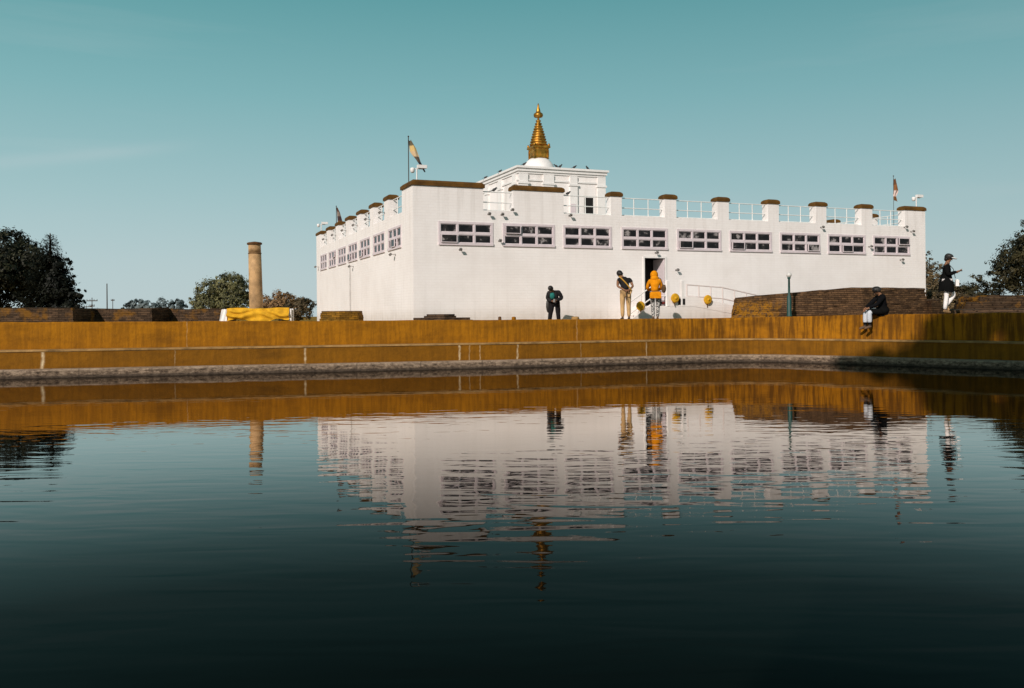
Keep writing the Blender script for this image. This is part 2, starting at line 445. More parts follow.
def off(i, o, z, jit=0.0, s=0):
    i %= NP
    p = poly[i] + nrm[i] * (o + jit * mn.noise(Vector((poly[i].x * 1.7 + s, poly[i].y * 1.7, s))))
    return (p.x, p.y, z + jit * 0.7 * mn.noise(Vector((poly[i].x * 2.3, poly[i].y * 2.3, s + 9))))
Z1, Z2 = -1.352, -0.80
def strip(mb, profs):
    """profs: list of (offset, z or None for bank top, jitter); sweeps them round the pond"""
    vs = []; fs = []
    k = len(profs)
    for i in range(NP):
        for j, (o, z, jit) in enumerate(profs):
            zz = poly[i].z + z[1] if isinstance(z, tuple) else z
            vs.append(off(i, o, zz, jit, j * 3.1))
    for i in range(NP):
        i2 = (i + 1) % NP
        for j in range(k - 1):
            fs.append((i * k + j, i2 * k + j, i2 * k + j + 1, i * k + j + 1))
    mb.add(vs, fs)
pw = thing('pool_wall', 'long ochre retaining wall stepping down to the water round the pond', 'retaining wall')
m = MB(); strip(m, [(0.0, -2.6, .02), (0.0, -1.45, .025), (0.0, Z1 - .05, .03), (0.02, Z1, .03), (0.42, Z1 + .004, .01)]); m.build('concrete_base', M['concrete'], pw)
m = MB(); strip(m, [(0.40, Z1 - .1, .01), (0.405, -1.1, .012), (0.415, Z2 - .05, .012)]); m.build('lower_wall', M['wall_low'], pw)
m = MB(); strip(m, [(0.41, Z2 - .065, .02), (0.388, Z2 - .05, .008), (0.388, Z2 - .010, .010), (0.40, Z2, .008), (0.84, Z2 + .004, .01)]); m.build('coping', M['ledge'], pw)
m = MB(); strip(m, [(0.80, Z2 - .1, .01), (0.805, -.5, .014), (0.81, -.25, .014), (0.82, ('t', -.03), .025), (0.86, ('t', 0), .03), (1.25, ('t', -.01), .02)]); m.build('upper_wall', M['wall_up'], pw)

# ground: from the bank top out past the horizon
def gz(o): return 0
g = MB(); vs = []; fs = []
cx, cy = 0.0, 14.0
rings = [(1.2, ('t', -.012), 0), (2.2, -.12, 0), (3.6, -.30, 0), (12, -.30, 0), (60, -.30, 0), (400, -.30, 0), (6000, -.30, 0)]
for i in range(NP):
    rad = Vector((poly[i].x - cx, poly[i].y - cy, 0)).normalized()
    for (o, z, _) in rings:
        zz = poly[i].z + z[1] if isinstance(z, tuple) else z
        if o < 13:
            p = poly[i] + nrm[i] * o
        else:
            p = poly[i] + nrm[i] * 12 + rad * (o - 12)
        vs.append((p.x, p.y, zz + (0.03 * mn.noise(Vector((p.x * .8, p.y * .8, 0))) if 1.5 < o < 20 else 0)))
k = len(rings)
for i in range(NP):
    i2 = (i + 1) % NP
    for j in range(k - 1):
        fs.append((i * k + j, i2 * k + j, i2 * k + j + 1, i * k + j + 1))
g.add(vs, fs, 0, True)
tag(g.build('ground', M['ground']), kind='structure')
wm = MB(); wm.add([(poly[i].x + nrm[i].x * .3, poly[i].y + nrm[i].y * .3, WZ) for i in range(NP)], [tuple(range(NP))[::-1]])
wo = wm.build('water', water_mat()); tag(wo, kind='structure')

def bank_point(x, o=1.0):
    """point on the top of the far or right bank, o metres behind the pond edge that lies at this x"""
    for i in range(NP - 1):
        a, b = poly[i], poly[i + 1]
        if a.y > 6 and a.x <= x < b.x:
            q = (x - a.x) / (b.x - a.x); n = nrm[i].lerp(nrm[i + 1], q).normalized(); p = a.lerp(b, q)
            return Vector((p.x + n.x * o, p.y + n.y * o, p.z)), n

# ------------------------------------------------------------------ temple
TH = R(21.8)
A = Vector((-3.53, 31.8, 0.0))
ux, uy = math.cos(TH), math.sin(TH)
def B(u, v, z): return Vector((A.x + u * ux - v * uy, A.y + u * uy + v * ux, z))
GZ = -0.34
WU, WV = 24.33, 20.7
T = 0.40
temple = thing('temple', 'large white flat-roofed temple with a small golden spire', 'temple', A, TH)
ZB, ZT, ZP = 2.70, 3.50, 3.98
fwin = [(0.98, 3.04), (3.48, 5.55), (5.97, 8.0), (8.5, 10.55), (11.04, 13.11), (13.58, 15.66), (16.15, 18.22), (18.7, 20.75), (21.25, 23.34)]
lwin = [(1.62 + 2.62 * i, 3.60 + 2.62 * i) for i in range(7)]
DU0, DU1, DZ0, DZ1 = 9.50, 10.44, 0.42, 2.33
m = MB()
# front wall, pierced by the windows and the door
m.box(0, DU0, 0, T, GZ - .4, ZB); m.box(DU1, WU, 0, T, GZ - .4, ZB); m.box(DU0, DU1, 0, T, GZ - .4, DZ0); m.box(DU0, DU1, 0, T, DZ1, ZB)
xs = [0] + [e for p in fwin for e in p] + [WU]
for i in range(0, len(xs), 2): m.box(xs[i], xs[i + 1], 0, T, ZB, ZT)
m.box(0, WU, 0, T, ZT, ZP)
# left wall
m.box(0, T, T, WV, GZ - .4, ZB); m.box(0, T, T, WV, ZT, ZP)
ys = [T] + [e for p in lwin for e in p] + [WV]
for i in range(0, len(ys), 2): m.box(0, T, ys[i], ys[i + 1], ZB, ZT)
# right and rear walls
m.box(WU - T, WU, T, WV, GZ - .4, ZP); m.box(T, WU - T, WV - T, WV, GZ - .4, ZP)
m.build('wall', M['white'], temple)
m = MB(); m.box(T, WU - T, T, WV - T, 3.58, 3.66); m.build('roof', M['roof'], temple)
m = MB(); m.box(T + .5, WU - T - .5, T + .9, T + 1.0, GZ, 3.5); m.box(T + .5, T + .6, T + 1.05, WV - T - .5, GZ, 3.5); m.build('inner_wall', M['dark'], temple)

def pier(u0, u1, v0, v1, top=4.93, name='pier'):
    mb = MB(); mb.box(u0, u1, v0, v1, ZP, top - .20); p = mb.build(name, M['white'], temple)
    c = MB(); e = .04
    u0 -= e; u1 += e; v0 -= e; v1 += e
    cu, cv = (u0 + u1) / 2, (v0 + v1) / 2
    # pillow-topped cap
    prof = [(1.0, 0.0), (1.0, .085), (0.985, .12)]
    vs = []; fs = []
    hw, hd = (u1 - u0) / 2, (v1 - v0) / 2
    for (ins, z) in [(0, 0), (0, .10), (.03, .15), (.09, .19), (.16, .205)]:
        a, b = max(hw - ins, .02), max(hd - ins, .02)
        vs += [(cu - a, cv - b, top - .20 + z), (cu + a, cv - b, top - .20 + z), (cu + a, cv + b, top - .20 + z), (cu - a, cv + b, top - .20 + z)]
    for i in range(4):
        for k in range(4):
            fs.append((i * 4 + k, i * 4 + (k + 1) % 4, i * 4 + 4 + (k + 1) % 4, i * 4 + 4 + k))
    fs += [(3, 2, 1, 0), (16, 17, 18, 19)]
    c.add(vs, fs); c.build('pier_cap', M['cap'], p)
    return p
def lblock(top=5.0):
    """the L-shaped block that wraps the near corner"""
    mb = MB(); mb.box(0, 2.69, 0, T, ZP, top - .2); mb.box(0, T, T, 1.5, ZP, top - .2)
    p = mb.build('corner_block', M['white'], temple)
    c = MB(); e = .055
    out = [(-e, -e), (2.69 + e, -e), (2.69 + e, T + e), (T + e, T + e), (T + e, 1.5 + e), (-e, 1.5 + e)]
    ins = [(-e + .09, -e + .09), (2.69 + e - .09, -e + .09), (2.69 + e - .09, T + e - .09), (T + e - .09, T + e - .09), (T + e - .09, 1.5 + e - .09), (-e + .09, 1.5 + e - .09)]
    z0 = top - .2
    vs = [(*q, z0) for q in out] + [(*q, z0 + .12) for q in out] + [(*q, z0 + .20) for q in ins]
    fs = [tuple(range(6))[::-1], (12, 13, 14, 15), (15, 16, 17, 12)]
    for b in (0, 6):
        for k in range(6): fs.append((b + k, b + (k + 1) % 6, b + 6 + (k + 1) % 6, b + 6 + k))
    c.add(vs, fs); c.build('pier_cap', M['cap'], p)
lblock()
pier(3.90, 5.97, 0, T, 4.99)
fp = [(8.02, 8.50), (10.46, 11.0), (12.98, 13.54), (15.52, 16.08), (18.04, 18.62), (20.58, 21.20)]
for a, b in fp: pier(a, b, 0, T)
pier(23.10, WU, 0, T, 4.94); 
lp = [(3.60 + 2.62 * k, 4.30 + 2.62 * k) for k in range(6)]
for a, b in lp: pier(0, T, a, b, 4.93)
pier(0, T, WV - 1.25, WV, 4.94)
for k in range(6): pier(WU - T, WU, 2.9 + 2.62 * k, 3.6 + 2.62 * k)      # right-hand side
for k in range(8): pier(2.4 + 2.55 * k, 3.1 + 2.55 * k, WV - T, WV)      # rear
pier(WU - T, WU, WV - 1.2, WV)

def railing(p0, p1, posts=2):
    """two rails and uprights between piers, along the parapet"""
    mb = MB(); p0 = Vector(p0); p1 = Vector(p1)
    for z in (4.02, 4.31, 4.70): mb.tube([p0 + Vector((0, 0, z)), p1 + Vector((0, 0, z))], .021, 6)
    for k in range(posts):
        q = p0.lerp(p1, (k + 1) / (posts + 1))
        mb.tube([q + Vector((0, 0, ZP)), q + Vector((0, 0, 4.70))], .021, 6)
    mb.build('railing', M['rail'], temple)
edges = [(2.69, 3.90, 0), (5.97, 8.02, 1)] + [(fp[i][1], (fp + [(23.10, 0)])[i + 1][0], 2) for i in range(6)]
for a, b, n in edges: railing((a, T / 2, 0), (b, T / 2, 0), n)
le = [1.5] + [e for p in lp for e in p] + [WV - 1.25]
for i in range(0, len(le), 2): railing((T / 2, le[i], 0), (T / 2, le[i + 1], 0), 2)
re_ = [T] + [e for k in range(6) for e in (2.9 + 2.62 * k, 3.6 + 2.62 * k)] + [WV - 1.2]
for i in range(0, len(re_), 2): railing((WU - T / 2, re_[i], 0), (WU - T / 2, re_[i + 1], 0), 2)

def window(face, a, b, tilt=None):
    w_, h_ = b - a, ZT - ZB
    fr = MB(); gl = MB()
    f = .055; d0, d1 = -.022, .16                              # frame stands proud of the wall
    def bx(mb, x0, x1, y0, y1, z0, z1):
        if face == 'front': mb.box(x0, x1, y0, y1, z0, z1)
        else: mb.box(y0, y1, x0, x1, z0, z1)
    bx(fr, a - .03, b + .03, d0, d1, ZT - f, ZT + .03); bx(fr, a - .03, b + .03, d0 - .03, d1, ZB - .035, ZB + f)
    bx(fr, a - .03, a + f, d0, d1, ZB + f, ZT - f); bx(fr, b - f, b + .03, d0, d1, ZB + f, ZT - f)
    zm = (ZB + ZT) / 2
    bx(fr, a + f, b - f, d0 + .004, d1, zm - .042, zm + .042)
    cw = (w_ - 2 * f) / 3
    for k in (1, 2):
        x = a + f + cw * k
        bx(fr, x - .036, x + .036, d0 + .002, d1, ZB + f, zm - .042); bx(fr, x - .036, x + .036, d0 + .002, d1, zm + .042, ZT - f)
    # sash rims inside each light
    for r in range(2):
        for k in range(3):
            x0 = a + f + cw * k + (.036 if k else 0); x1 = a + f + cw * (k + 1) - (.036 if k < 2 else 0)
            z0, z1 = (ZB + f, zm - .042) if r == 0 else (zm + .042, ZT - f)
            o = .026; yy0, yy1 = .004, .035
            opened = tilt == (r, k)
            if opened: yy0, yy1 = -.10, -.062
            bx(fr, x0, x0 + o, yy0, yy1, z0, z1); bx(fr, x1 - o, x1, yy0, yy1, z0, z1)
            bx(fr, x0 + o, x1 - o, yy0, yy1, z0, z0 + o); bx(fr, x0 + o, x1 - o, yy0, yy1, z1 - o, z1)
            bx(gl, x0 + o, x1 - o, yy1 - .022, yy1 - .012, z0 + o, z1 - o)
    p = fr.build('window', M['frame'], temple); gl.build('pane', M['glass'], p)
tilts = [(0, 0), (1, 0), None, None, (0, 0), (0, 0), (0, 2), (0, 1), (1, 2)]
for (a, b), tl in zip(fwin, tilts): window('front', a, b, tl)
for i, (a, b) in enumerate(lwin): window('left', a, b, [(0, 1), None, (0, 2), (0, 2), None, (1, 0), None][i])

# door
m = MB()
m.box(DU0 - .07, DU0, -.03, T - .02, DZ0, DZ1 + .07); m.box(DU1, DU1 + .07, -.03, T - .02, DZ0, DZ1 + .07); m.box(DU0, DU1, -.03, T - .02, DZ1, DZ1 + .07)
dp = m.build('door_frame', M['trim'], temple)
m = MB(); Md = Matrix.Translation((DU1 - .01, -.03, 0)) @ Matrix.Rotation(R(-72), 4, 'Z')
m.box(0, .035, -.0, .0, DZ0, DZ0)
m.v = []; m.f = []; m.mi = []; m.sm = []
m.box(DU1 - .05, DU1 - .012, .02, T + .42, DZ0 + .02, DZ1 - .03)
m.build('door', M['frame'], temple)
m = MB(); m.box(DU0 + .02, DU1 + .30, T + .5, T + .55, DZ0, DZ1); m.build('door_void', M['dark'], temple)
# downpipe on the left wall
m = MB(); m.tube([(-.05, 11.0, 2.55), (-.05, 11.0, GZ)], .018, 6); m.build('downpipe', M['railp0'], temple)

# upper storey under the spire
TU0, TU1, TV0, TV1, TZ = 7.42, 11.95, 8.0, 14.6, 7.12
sh = MB(); sh.box(TU0, TU1, TV0, TV1, 3.6, TZ - .28); tw = sh.build('upper_storey', M['white'], temple)
m = MB()
for (e, z0, z1) in [(.05, TZ - .30, TZ - .20), (.11, TZ - .20, TZ - .06), (.18, TZ - .06, TZ + .04)]:
    m.box(TU0 - e, TU1 + e, TV0 - e, TV1 + e, z0, z1)
m.box(TU0 - .05, TU1 + .05, TV0 - .05, TV1 + .05, TZ - .64, TZ - .56)
m.build('cornice', M['trim'], tw)
for (a, b) in [(7.40, 7.85), (8.65, 9.2), (10.05, 10.45), (11.55, 11.98)]:
    m = MB(); m.box(a, b, TV0 - .09, TV0 + .02, 3.6, TZ - .32); m.box(a - .05, b + .05, TV0 - .13, TV0 + .02, TZ - .80, TZ - .70); m.build('pilaster', M['trim'], tw)
for k in range(4):
    a = TV0 + .25 + k * 1.9
    m = MB(); m.box(TU0 - .09, TU0 + .02, a, a + .45, 3.6, TZ - .32); m.box(TU0 - .13, TU0 + .02, a - .05, a + .5, TZ - .80, TZ - .70); m.build('pilaster', M['trim'], tw)
m = MB(); m.box(10.85, 11.32, TV0 - .012, TV0 + .05, 3.66, 5.80); m.build('roof_door', M['dark'], tw)
m = MB(); m.box(10.05, 10.33, TV0 - .11, TV0 - .095, 5.0, 5.45); m.build('vent', M['frame'], tw)
CU, CV = 9.90, 11.35
m = MB()
s2 = math.sqrt(2)
m.lathe([(1.9 * s2, TZ + .04), (1.75 * s2, TZ + .22), (1.2 * s2, TZ + .42)], 4, (CU, CV, 0), smooth=False, sq=True)
m.lathe([(.86, TZ + .34), (.83, TZ + .55), (.74, TZ + .76), (.62, TZ + .92), (.48, TZ + 1.04)], 28, (CU, CV, 0))
m.build('dome', M['trim'], tw)
SB = TZ + 1.03
spire = MB()
# square box, flange, stepped cone of rings, umbrella, finial
def sqp(prof): spire.lathe([(r * s2 * .90, z) for r, z in prof], 4, (CU, CV, SB), smooth=False, sq=True)
sqp([(.46, 0), (.46, .05), (.41, .07), (.41, .46), (.45, .50), (.45, .53), (.52, .56), (.52, .63), (.44, .66), (.40, .72)])
rings_ = [(.37, .70)]
for k in range(9):
    r = .44 - .036 * k + .010 * math.sin(k * .4); z = .72 + .135 * k
    rings_ += [(r, z), (r + .03, z + .03), (r + .03, z + .07), (r - .045, z + .095), (r - .045, z + .13)]
rings_ += [(.09, 1.95), (.13, 1.97), (.14, 2.02), (.06, 2.06), (.055, 2.16), (.21, 2.20), (.25, 2.28), (.235, 2.37), (.12, 2.46), (.115, 2.52), (.085, 2.62), (.045, 2.76), (.05, 2.80), (.012, 2.93)]
spire.lathe(rings_, 24, (CU, CV, SB))
for sx, sy in ((1, 1), (1, -1), (-1, 1), (-1, -1)): spire.ball((CU + sx * .41, CV + sy * .41, SB + .70), .06, .06, .10)
for k in range(4):                                              # relief panels on the box
    Mr = Matrix.Translation((CU, CV, SB)) @ Matrix.Rotation(R(90 * k), 4, 'Z')
    spire.box(-.24, .24, -.388, -.36, .13, .40, M=Mr); spire.box(-.05, .05, -.40, -.388, .16, .36, M=Mr)
    spire.box(-.41, -.33, -.405, -.35, .08, .47, M=Mr); spire.box(.33, .41, -.4065, -.35, .08, .47, M=Mr)
spire.build('spire', M['gold'], temple)

# stairs, landing and ramp in front of the door
SV0 = -1.45
ramp = thing('entrance_ramp', 'white stair landing and railed ramp below the temple door', 'ramp', A, TH)
m = MB(); m.box(9.0, 10.9, SV0, -.004, GZ - .2, DZ0 - .02)
m.add([(10.9, SV0, GZ - .2), (10.9, SV0, DZ0 - .02), (15.2, SV0, GZ + .02), (15.2, SV0, GZ - .2), (10.9, -.01, GZ - .2), (10.9, -.01, DZ0 - .02), (15.2, -.01, GZ + .02), (15.2, -.01, GZ - .2)],
      [(0, 3, 2, 1), (4, 5, 6, 7), (1, 2, 6, 5), (0, 1, 5, 4), (2, 3, 7, 6)])
m.build('landing', M['white'], ramp)
m = MB(); zp = .34                                              # solid white parapet along landing and ramp, stringer beside the steps
m.add([(9.75, SV0 - .012, DZ0 - .05), (10.9, SV0 - .012, DZ0 - .05), (15.2, SV0 - .012, GZ - .02), (15.2, SV0 - .012, GZ + .22), (10.9, SV0 - .012, DZ0 + zp), (9.75, SV0 - .012, DZ0 + zp),
       (9.75, SV0 + .10, DZ0 - .05), (10.9, SV0 + .10, DZ0 - .05), (15.2, SV0 + .10, GZ - .02), (15.2, SV0 + .10, GZ + .22), (10.9, SV0 + .10, DZ0 + zp), (9.75, SV0 + .10, DZ0 + zp)],
      [(0, 1, 4, 5), (1, 2, 3, 4), (6, 11, 10, 7), (7, 10, 9, 8), (5, 4, 10, 11), (4, 3, 9, 10), (0, 5, 11, 6), (2, 8, 9, 3)])
m.add([(7.9, SV0 - .012, GZ - .2), (9.02, SV0 - .012, GZ - .2), (9.02, SV0 - .012, DZ0 + .10), (7.9, SV0 - .012, GZ + .12), (7.9, SV0 + .09, GZ - .2), (9.02, SV0 + .09, GZ - .2), (9.02, SV0 + .09, DZ0 + .10), (7.9, SV0 + .09, GZ + .12)],
      [(0, 1, 2, 3), (4, 7, 6, 5), (3, 2, 6, 7), (0, 3, 7, 4), (1, 5, 6, 2)])
m.build('parapet', M['white'], ramp)
m = MB()
for k in range(4): m.box(9.0 - .26 * (k + 1), 9.0 - .26 * k, SV0 + .1, -.01, GZ - .2, DZ0 - .02 - .17 * (k + 1))
m.build('step', M['white'], ramp)
def ramp_rail(pts, kerb=True):
    mb = MB()
    for h in (.38, .82): mb.tube([(u, v, z + h) for u, v, z in pts], .026, 6)
    for i in range(len(pts) - 1):
        p, q = Vector(pts[i]), Vector(pts[i + 1]); n = max(1, round((q - p).length / .62))
        for k in range(n + (i == len(pts) - 2)):
            c = p.lerp(q, k / n); mb.tube([c, c + Vector((0, 0, .84))], .024, 6)
    mb.build('handrail', M['trim'] if pts[0][0] < 9 else M['railp'], ramp)
M['railp'] = simple('pinkish_rail_paint', (0.66, 0.57, 0.54), 0.5, 0.1, 6)
ramp_rail([(10.55, SV0 + .04, DZ0 - .02), (12.2, SV0 + .04, .30), (15.0, SV0 + .04, -.22)])
ramp_rail([(7.98, SV0 + .14, GZ), (9.1, SV0 + .04, DZ0 - .02), (9.62, SV0 + .04, DZ0 - .02)])
m = MB()
for a, b in [(9.02, 9.14), (9.62, 9.74), (10.28, 10.40)]: m.cbox(a, b, SV0 - .02, SV0 + .10, DZ0 - .03, DZ0 + .98, .03)
m.build('newel_post', M['trim'], ramp)
for a, b, z0, z1 in [(10.12, 10.23, .44, .68), (10.32, 10.43, .44, .68)]:
    m = MB(); m.box(a, b, SV0 - .024, SV0 - .016, z0, z1); m.build('side_opening', M['dark'], ramp)

# small dark rack with a red and a blue bundle on the landing
rk = thing('rack', 'low dark rack with a red and a blue bundle beside the temple door', 'rack', B(9.66, SV0 + .55, DZ0 - .02), TH); rk.scale = (.62, .62, .62)
m = MB()
for x in (-.42, 0.0, .42): m.box(x - .02, x + .02, -.14, .14, 0, .62)
for z in (.06, .33, .60): m.box(-.44, .44, -.145, .145, z, z + .025)
m.build('frame', M['black'], rk)
M['red'] = simple('dull_red_cloth', (0.16, 0.03, 0.025), 0.9, 0.2, 9); M['blue'] = simple('dull_blue_cloth', (0.06, 0.16, 0.22), 0.9, 0.2, 9)
m = MB(); m.ball((.2, -.02, .20), .17, .12, .11); m.build('bundle', M['red'], rk)
m = MB(); m.ball((-.2, -.02, .20), .16, .12, .10); m.build('bundle', M['blue'], rk)

# golden ornaments on the railing
def ornament(p, label):
    t = thing('ornament', label, 'ornament', p, TH, 'golden discs on the stair and ramp railing')
    mb = MB()
    Mx = Matrix.Rotation(R(90), 4, 'X')
    vs0 = len(mb.v)
    mb.lathe([(.02, -.05), (.13, -.05), (.175, -.03), (.185, 0), (.175, .03), (.13, .05), (.02, .05)], 20)
    mb.v = [tuple(Mx @ Vector(q)) for q in mb.v]
    mb.build('disc', M['yellow'], t)
    h = MB(); h.lathe([(.01, .045), (.06, .05), (.05, .075), (.01, .085)], 12); h.v = [tuple(Mx @ Vector(q)) for q in h.v]; h.build('hub', M['yellow'], t)
    st = MB(); st.tube([(0, .04, -.30), (0, .04, 0)], .016, 6); st.build('stem', M['rust'], t)
ornament(B(8.46, SV0 - .02, .40), 'golden disc low on the stair side left of the orange jacket')
ornament(B(9.92, SV0 - .12, .70), 'golden disc on the post just right of the orange jacket')
ornament(B(11.43, SV0 - .08, .64), 'golden disc halfway along the ramp railing')
bush = thing('potted_plant', 'small brown potted plant at the foot of the temple stair', 'plant', B(8.75, SV0 - .15, GZ))
m = MB(); m.lathe([(.10, 0), (.15, .22), (.16, .24), (.13, .24)], 14); m.build('pot', M['rust'], bush)

# ------------------------------------------------------------------ floodlights, flags, lamps, birds
FL = None
def floodlight(p, rz, label, arm=.32, side=0.0, pitch=-35):
    global FL
    if FL is None:
        FL = thing('floodlight', label, 'floodlight', p, rz, 'small floodlights fixed to the temple walls')
        mb = MB(); mb.tube([(0, .0, 0), (0, -.30, .05)], .018, 6); mb.box(-.05, .05, -.02, .0, -.06, .06); mb.tube([(-.10, -.33, .05), (.10, -.33, .05)], .012, 6); mb.build('arm', M['grey'], FL)
        mb = MB(); Mh = Matrix.Translation((0, -.33, .03)) @ Matrix.Rotation(R(40), 4, 'X')
        mb.box(-.09, .09, -.10, .06, -.075, .075, 0, Mh)
        for k in range(3): mb.box(-.08, .08, .062, .085, -.06 + .05 * k, -.04 + .05 * k, 0, Mh)
        mb.build('lamp_head', M['grey'], FL)
        return FL
    o = copy_tree(FL); o['label'] = label; o.location = p; o.rotation_euler = (0, 0, rz)
    return o
front_fl = [(2.88, 3.84, 'under the gap between the two long parapet blocks, leftmost of three'),
            (3.40, 3.84, 'under the gap between the two long parapet blocks, middle of three'),
            (3.80, 4.02, 'under the gap between the two long parapet blocks, rightmost of three'),
            (6.20, 3.90, 'just right of the second long parapet block'),
            (1.75, 2.50, 'below the window nearest the front corner'), (3.30, 2.86, 'between the first and second front windows'),
            (10.0, 2.54, 'above the temple door'), (10.95, 1.86, 'on the wall right of the door jamb'),
            (18.3, 3.80, 'above the gap between the seventh and eighth front windows'), (20.98, 3.02, 'between the two rightmost front windows'),
            (23.05, 3.95, 'on the right corner pier, left of a pair'), (23.45, 3.76, 'on the right corner pier, right of a pair'),
            (22.8, 2.46, 'below the rightmost front window')]
for u, z, lab in front_fl:
    o = floodlight(B(u, 0, z), TH, 'small floodlight ' + lab); o.scale = (.5, .5, .5)
ordn = ['first', 'second', 'third', 'fourth', 'fifth', 'sixth', 'seventh', 'eighth']
for i, (a, b) in enumerate(lp):
    o = floodlight(B(0, b - .1, 4.25), TH - R(90), 'small floodlight on the %s parapet pier along the left side' % ordn[i]); o.scale = (.6, .6, .6)
o = floodlight(B(0, 2.5, 2.45), TH - R(90), 'small floodlight below the nearest window of the left side'); o.scale = (.6, .6, .6)
o = floodlight(B(0, 10.4, 2.42), TH - R(90), 'small floodlight below the fourth window of the left side'); o.scale = (.6, .6, .6)
o = floodlight(B(0, 19.9, 2.9), TH - R(90), 'small floodlight beside the farthest window of the left side'); o.scale = (.6, .6, .6)

M['flag'] = []
def flag_mat(name, cols):
    t = NT(name)
    s = t.sep(t.coord('Generated'))
    st = []
    for i, c in enumerate(cols): st.append((i / len(cols), c))
    col = t.ramp(s[0], st)
    t.m.node_tree.nodes[-1].color_ramp.interpolation = 'CONSTANT' if False else 'LINEAR'
    return t.fin(col, 0.85, t.bump(t.noise(t.coord(), 14, 3), .01))
def flag(p, label, h, mat, pts, wid, pole_r=.018):
    """pole plus a drooping cloth that hangs along pts from the pole top"""
    t = thing('flag', label, 'flag', p, 0, 'flags on the temple roof')
    mb = MB(); mb.tube([(0, 0, 0), (0, 0, h)], pole_r, 6); mb.ball((0, 0, h + .02), .03); mb.build('pole', M['wood'], t)
    c = MB(); vs = []; n = len(pts); k = 7
    for i, (x, z) in enumerate(pts):
        s = i / (n - 1)
        for j in range(k):
            q = j / (k - 1)
            wv = .05 * math.sin(q * 6.5 + s * 4.0)
            vs.append((x + wid[i] * q * .9 + .015 * math.sin(5 * q), wv, z - wid[i] * q * .35 - .03 * math.sin(q * 7)))
    fs = [(i * k + j, i * k + j + 1, (i + 1) * k + j + 1, (i + 1) * k + j) for i in range(n - 1) for j in range(k - 1)]
    c.add(vs, fs, 0, True); c.build('cloth', mat, t)
def zflag_mat(name, cols, axis=2):
    t = NT(name); s_ = t.sep(t.coord('Generated'))
    n = len(cols); st = []
    for k_, c_ in enumerate(cols):
        st += [(k_ / n + .01, c_), ((k_ + 1) / n - .03, c_)]
    return t.fin(t.ramp(s_[axis], st), .85, t.bump(t.noise(t.coord(), 14, 3), .01))
fm1 = zflag_mat('flag_cloth_gold', [(0.03, 0.03, 0.035), (0.02, 0.02, 0.03), (0.10, 0.07, 0.05), (0.58, 0.42, 0.25), (0.62, 0.44, 0.18), (0.12, 0.10, 0.06)])
fm2 = zflag_mat('flag_cloth_brown', [(0.22, 0.09, 0.03), (0.05, 0.03, 0.03), (0.20, 0.15, 0.12), (0.10, 0.04, 0.02)])
fm3 = zflag_mat('flag_cloth_striped', [(0.16, 0.07, 0.02), (0.60, 0.45, 0.40), (0.22, 0.09, 0.03), (0.12, 0.05, 0.02)])
flag(B(.12, .95, 4.98), 'pale gold and dark flag drooping from a pole on the near corner', 1.72, fm1,
     [(.0, 1.62), (.02, 1.42), (.05, 1.18), (.15, 1.04), (.28, .88), (.42, .66), (.56, .44)], [.16, .30, .38, .30, .20, .18, .10])
flag(B(.2, 15.6, 4.92), 'brown flag drooping at the far end of the left side', .92, fm2, [(.0, .90), (.02, .68), (.04, .40), (.08, .08)], [.10, .20, .28, .34])
flag(B(24.05, 1.6, 3.7), 'small striped flag hanging from a pole near the right corner', 2.85, fm3,
     [(.02, 2.75), (.0, 2.5), (.02, 2.25), (-.02, 1.98), (.0, 1.72)], [.10, .24, .27, .17, .20], .010)

def corner_lamp(p, rz, label):
    t = thing('camera_post', label, 'camera', p, rz, 'white cameras on posts at the temple corners')
    mb = MB(); mb.tube([(0, 0, 0), (0, 0, .42)], .025, 8); mb.box(-.20, .22, -.015, .015, .40, .43); mb.build('post', M['trim'], t)
    mb = MB(); mb.lathe([(.04, -.12), (.075, -.09), (.085, 0), (.075, .05), (.03, .07)], 14, (-.16, 0, .38)); mb.build('dome', M['trim'], t)
    mb = MB(); mb.box(.02, .36, -.07, .07, .44, .56); mb.box(.36, .38, -.06, .06, .45, .55); mb.build('camera_body', M['trim'], t)
    return t
corner_lamp(B(.22, .2, 5.0), TH, 'white camera on a post beside the near corner flag')
corner_lamp(B(24.0, .2, 4.94), TH, 'white camera on a post at the right corner of the temple')
corner_lamp(B(.2, 20.2, 4.94), TH, 'white camera on a post at the far left corner of the temple')

